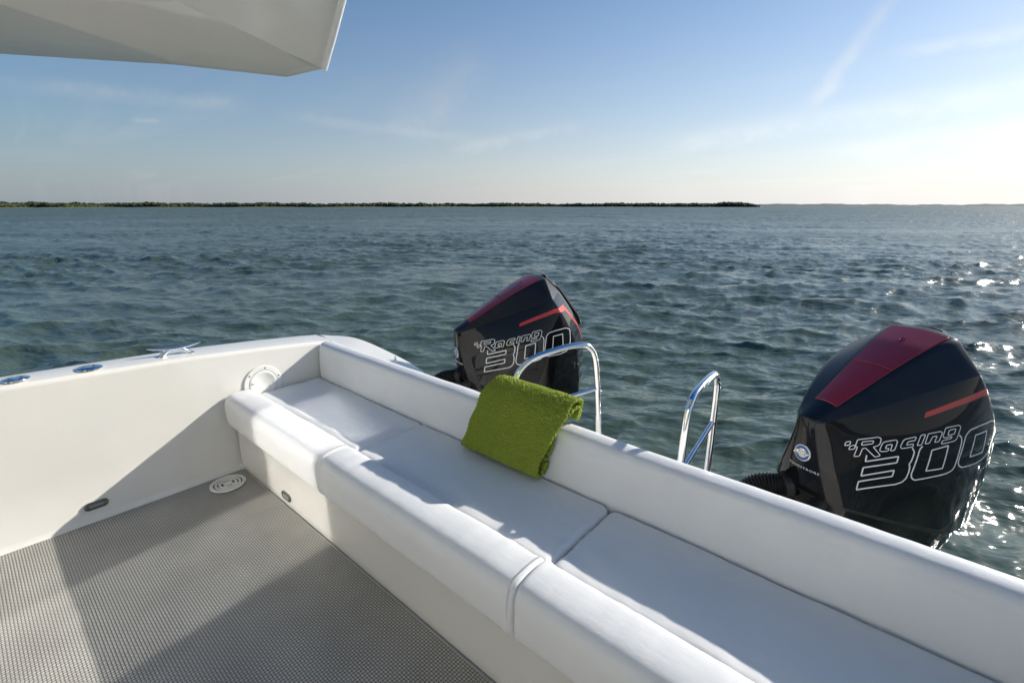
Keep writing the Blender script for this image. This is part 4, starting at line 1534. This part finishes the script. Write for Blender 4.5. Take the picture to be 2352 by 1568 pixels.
    # vertical split lines beside the front face
    for sgn in (1, -1):
        pts = []
        for z in np.linspace(.785, .435, 14):
            w = float(np.interp(z, [.43, .55, .70, .79], [.134, .098, .058, .040])) + .001
            h = bvh.ray_cast(Vector((EL(sgn * w, 0, 0).x, -2, EL(0, 0, z).z)), Vector((0, 1, 0)))
            if h[0] is not None: pts.append(h[0] + h[1] * 0.0002)
        if len(pts) > 3:
            link('panel_gap', tube(pts, 0.0022, 6), M['dark_hole'], side, 60)
    # corrugated rigging hose from the front corner to the boat, with its clamp
    a = EL(-.075, -.55, .40)
    hp = smooth_path([a + Vector((0.02, 0.06, 0.01)), a, a + Vector((-0.055, -0.075, -0.015)), a + Vector((-0.09, -0.15, -0.075)), a + Vector((-0.11, -0.20, -0.18)), a + Vector((-0.12, -0.22, -0.34))], 16)
    rad = [0.050 + 0.0045 * math.cos(k * math.pi) for k in range(len(hp))]
    link('rigging_hose', tube(hp, 0, 20, True, rad), M['rubber'], root, 80)
    cl = lathe([(0.056, -0.02), (0.062, -0.016), (0.062, 0.016), (0.056, 0.02)], 24)
    d = (hp[10] - hp[20]).normalized()
    cl.transform(Matrix.Translation(hp[12]) @ d.to_track_quat('Z', 'Y').to_matrix().to_4x4())
    link('hose_collar', cl, M['rubber'], root, 40)
    # clamp bracket and steering arm, leg, gear case
    bk = box_bm(-.13, .13, EL(0, -.50, 0).y, EL(0, -.20, 0).y, -0.30, EL(0, 0, .30).z, 0.03, 3)
    link('swivel_bracket', bm_mesh(bk), M['rubber'], root, 40)
    arm = tube([EL(.10, -.50, .40), EL(.12, -.60, .36), EL(.02, -.66, .33), EL(-.10, -.64, .33)], 0.028, 14)
    link('steering_arm', arm, M['rubber'], root, 50)
    rows = []
    for z, hw, lf, lb in ((EL(0, 0, .10).z, .15, -.20, .36), (-.10, .12, -.18, .30), (-.35, .085, -.14, .24), (-.62, .06, -.12, .20), (-.95, .045, -.10, .17)):
        row = []
        for k in range(20):
            a = 2 * math.pi * k / 20
            row.append(Vector((hw * math.sin(a), (lf + lb) / 2 + (lb - lf) / 2 * math.cos(a), z)))
        rows.append(row)
    link('midsection', loft(rows, close_u=True, caps=True), M['satin_black'], root, 50)
    gp = lathe([(0.0, -.30), (0.035, -.27), (0.065, -.16), (0.07, 0.05), (0.06, 0.22), (0.0, 0.24)], 22)
    gp.transform(Matrix.Translation((0, 0.04, -1.0)) @ Matrix.Rotation(R(-90), 4, 'X'))
    link('gear_case', gp, M['satin_black'], root, 50)
    return root


def copy_tree(o, parent=None):
    c = o.copy(); COL.objects.link(c); c.parent = parent
    for ch in list(o.children):
        copy_tree(ch, c)
    return c


ENG2 = (-0.0134, 2.743); ENG1 = (-2.2634, 2.743)
e2 = make_engine()
e2.location = (*ENG2, 0); e2.rotation_euler = (0, 0, ENG_PSI)
tag(e2, 'black and red outboard engine behind the bare stretch of backrest, clear of both grab rails', 'outboard engine', 'twin outboard engines on the stern')
e1 = copy_tree(e2)
e1.location = (-2.239, 2.734, 0.038)
e1.rotation_euler = (R(1.13), 0, R(-24.55))      # trimmed a little higher and steered a little less than the other
tag(e1, 'black and red outboard engine partly hidden by the green towel and a grab rail', 'outboard engine')
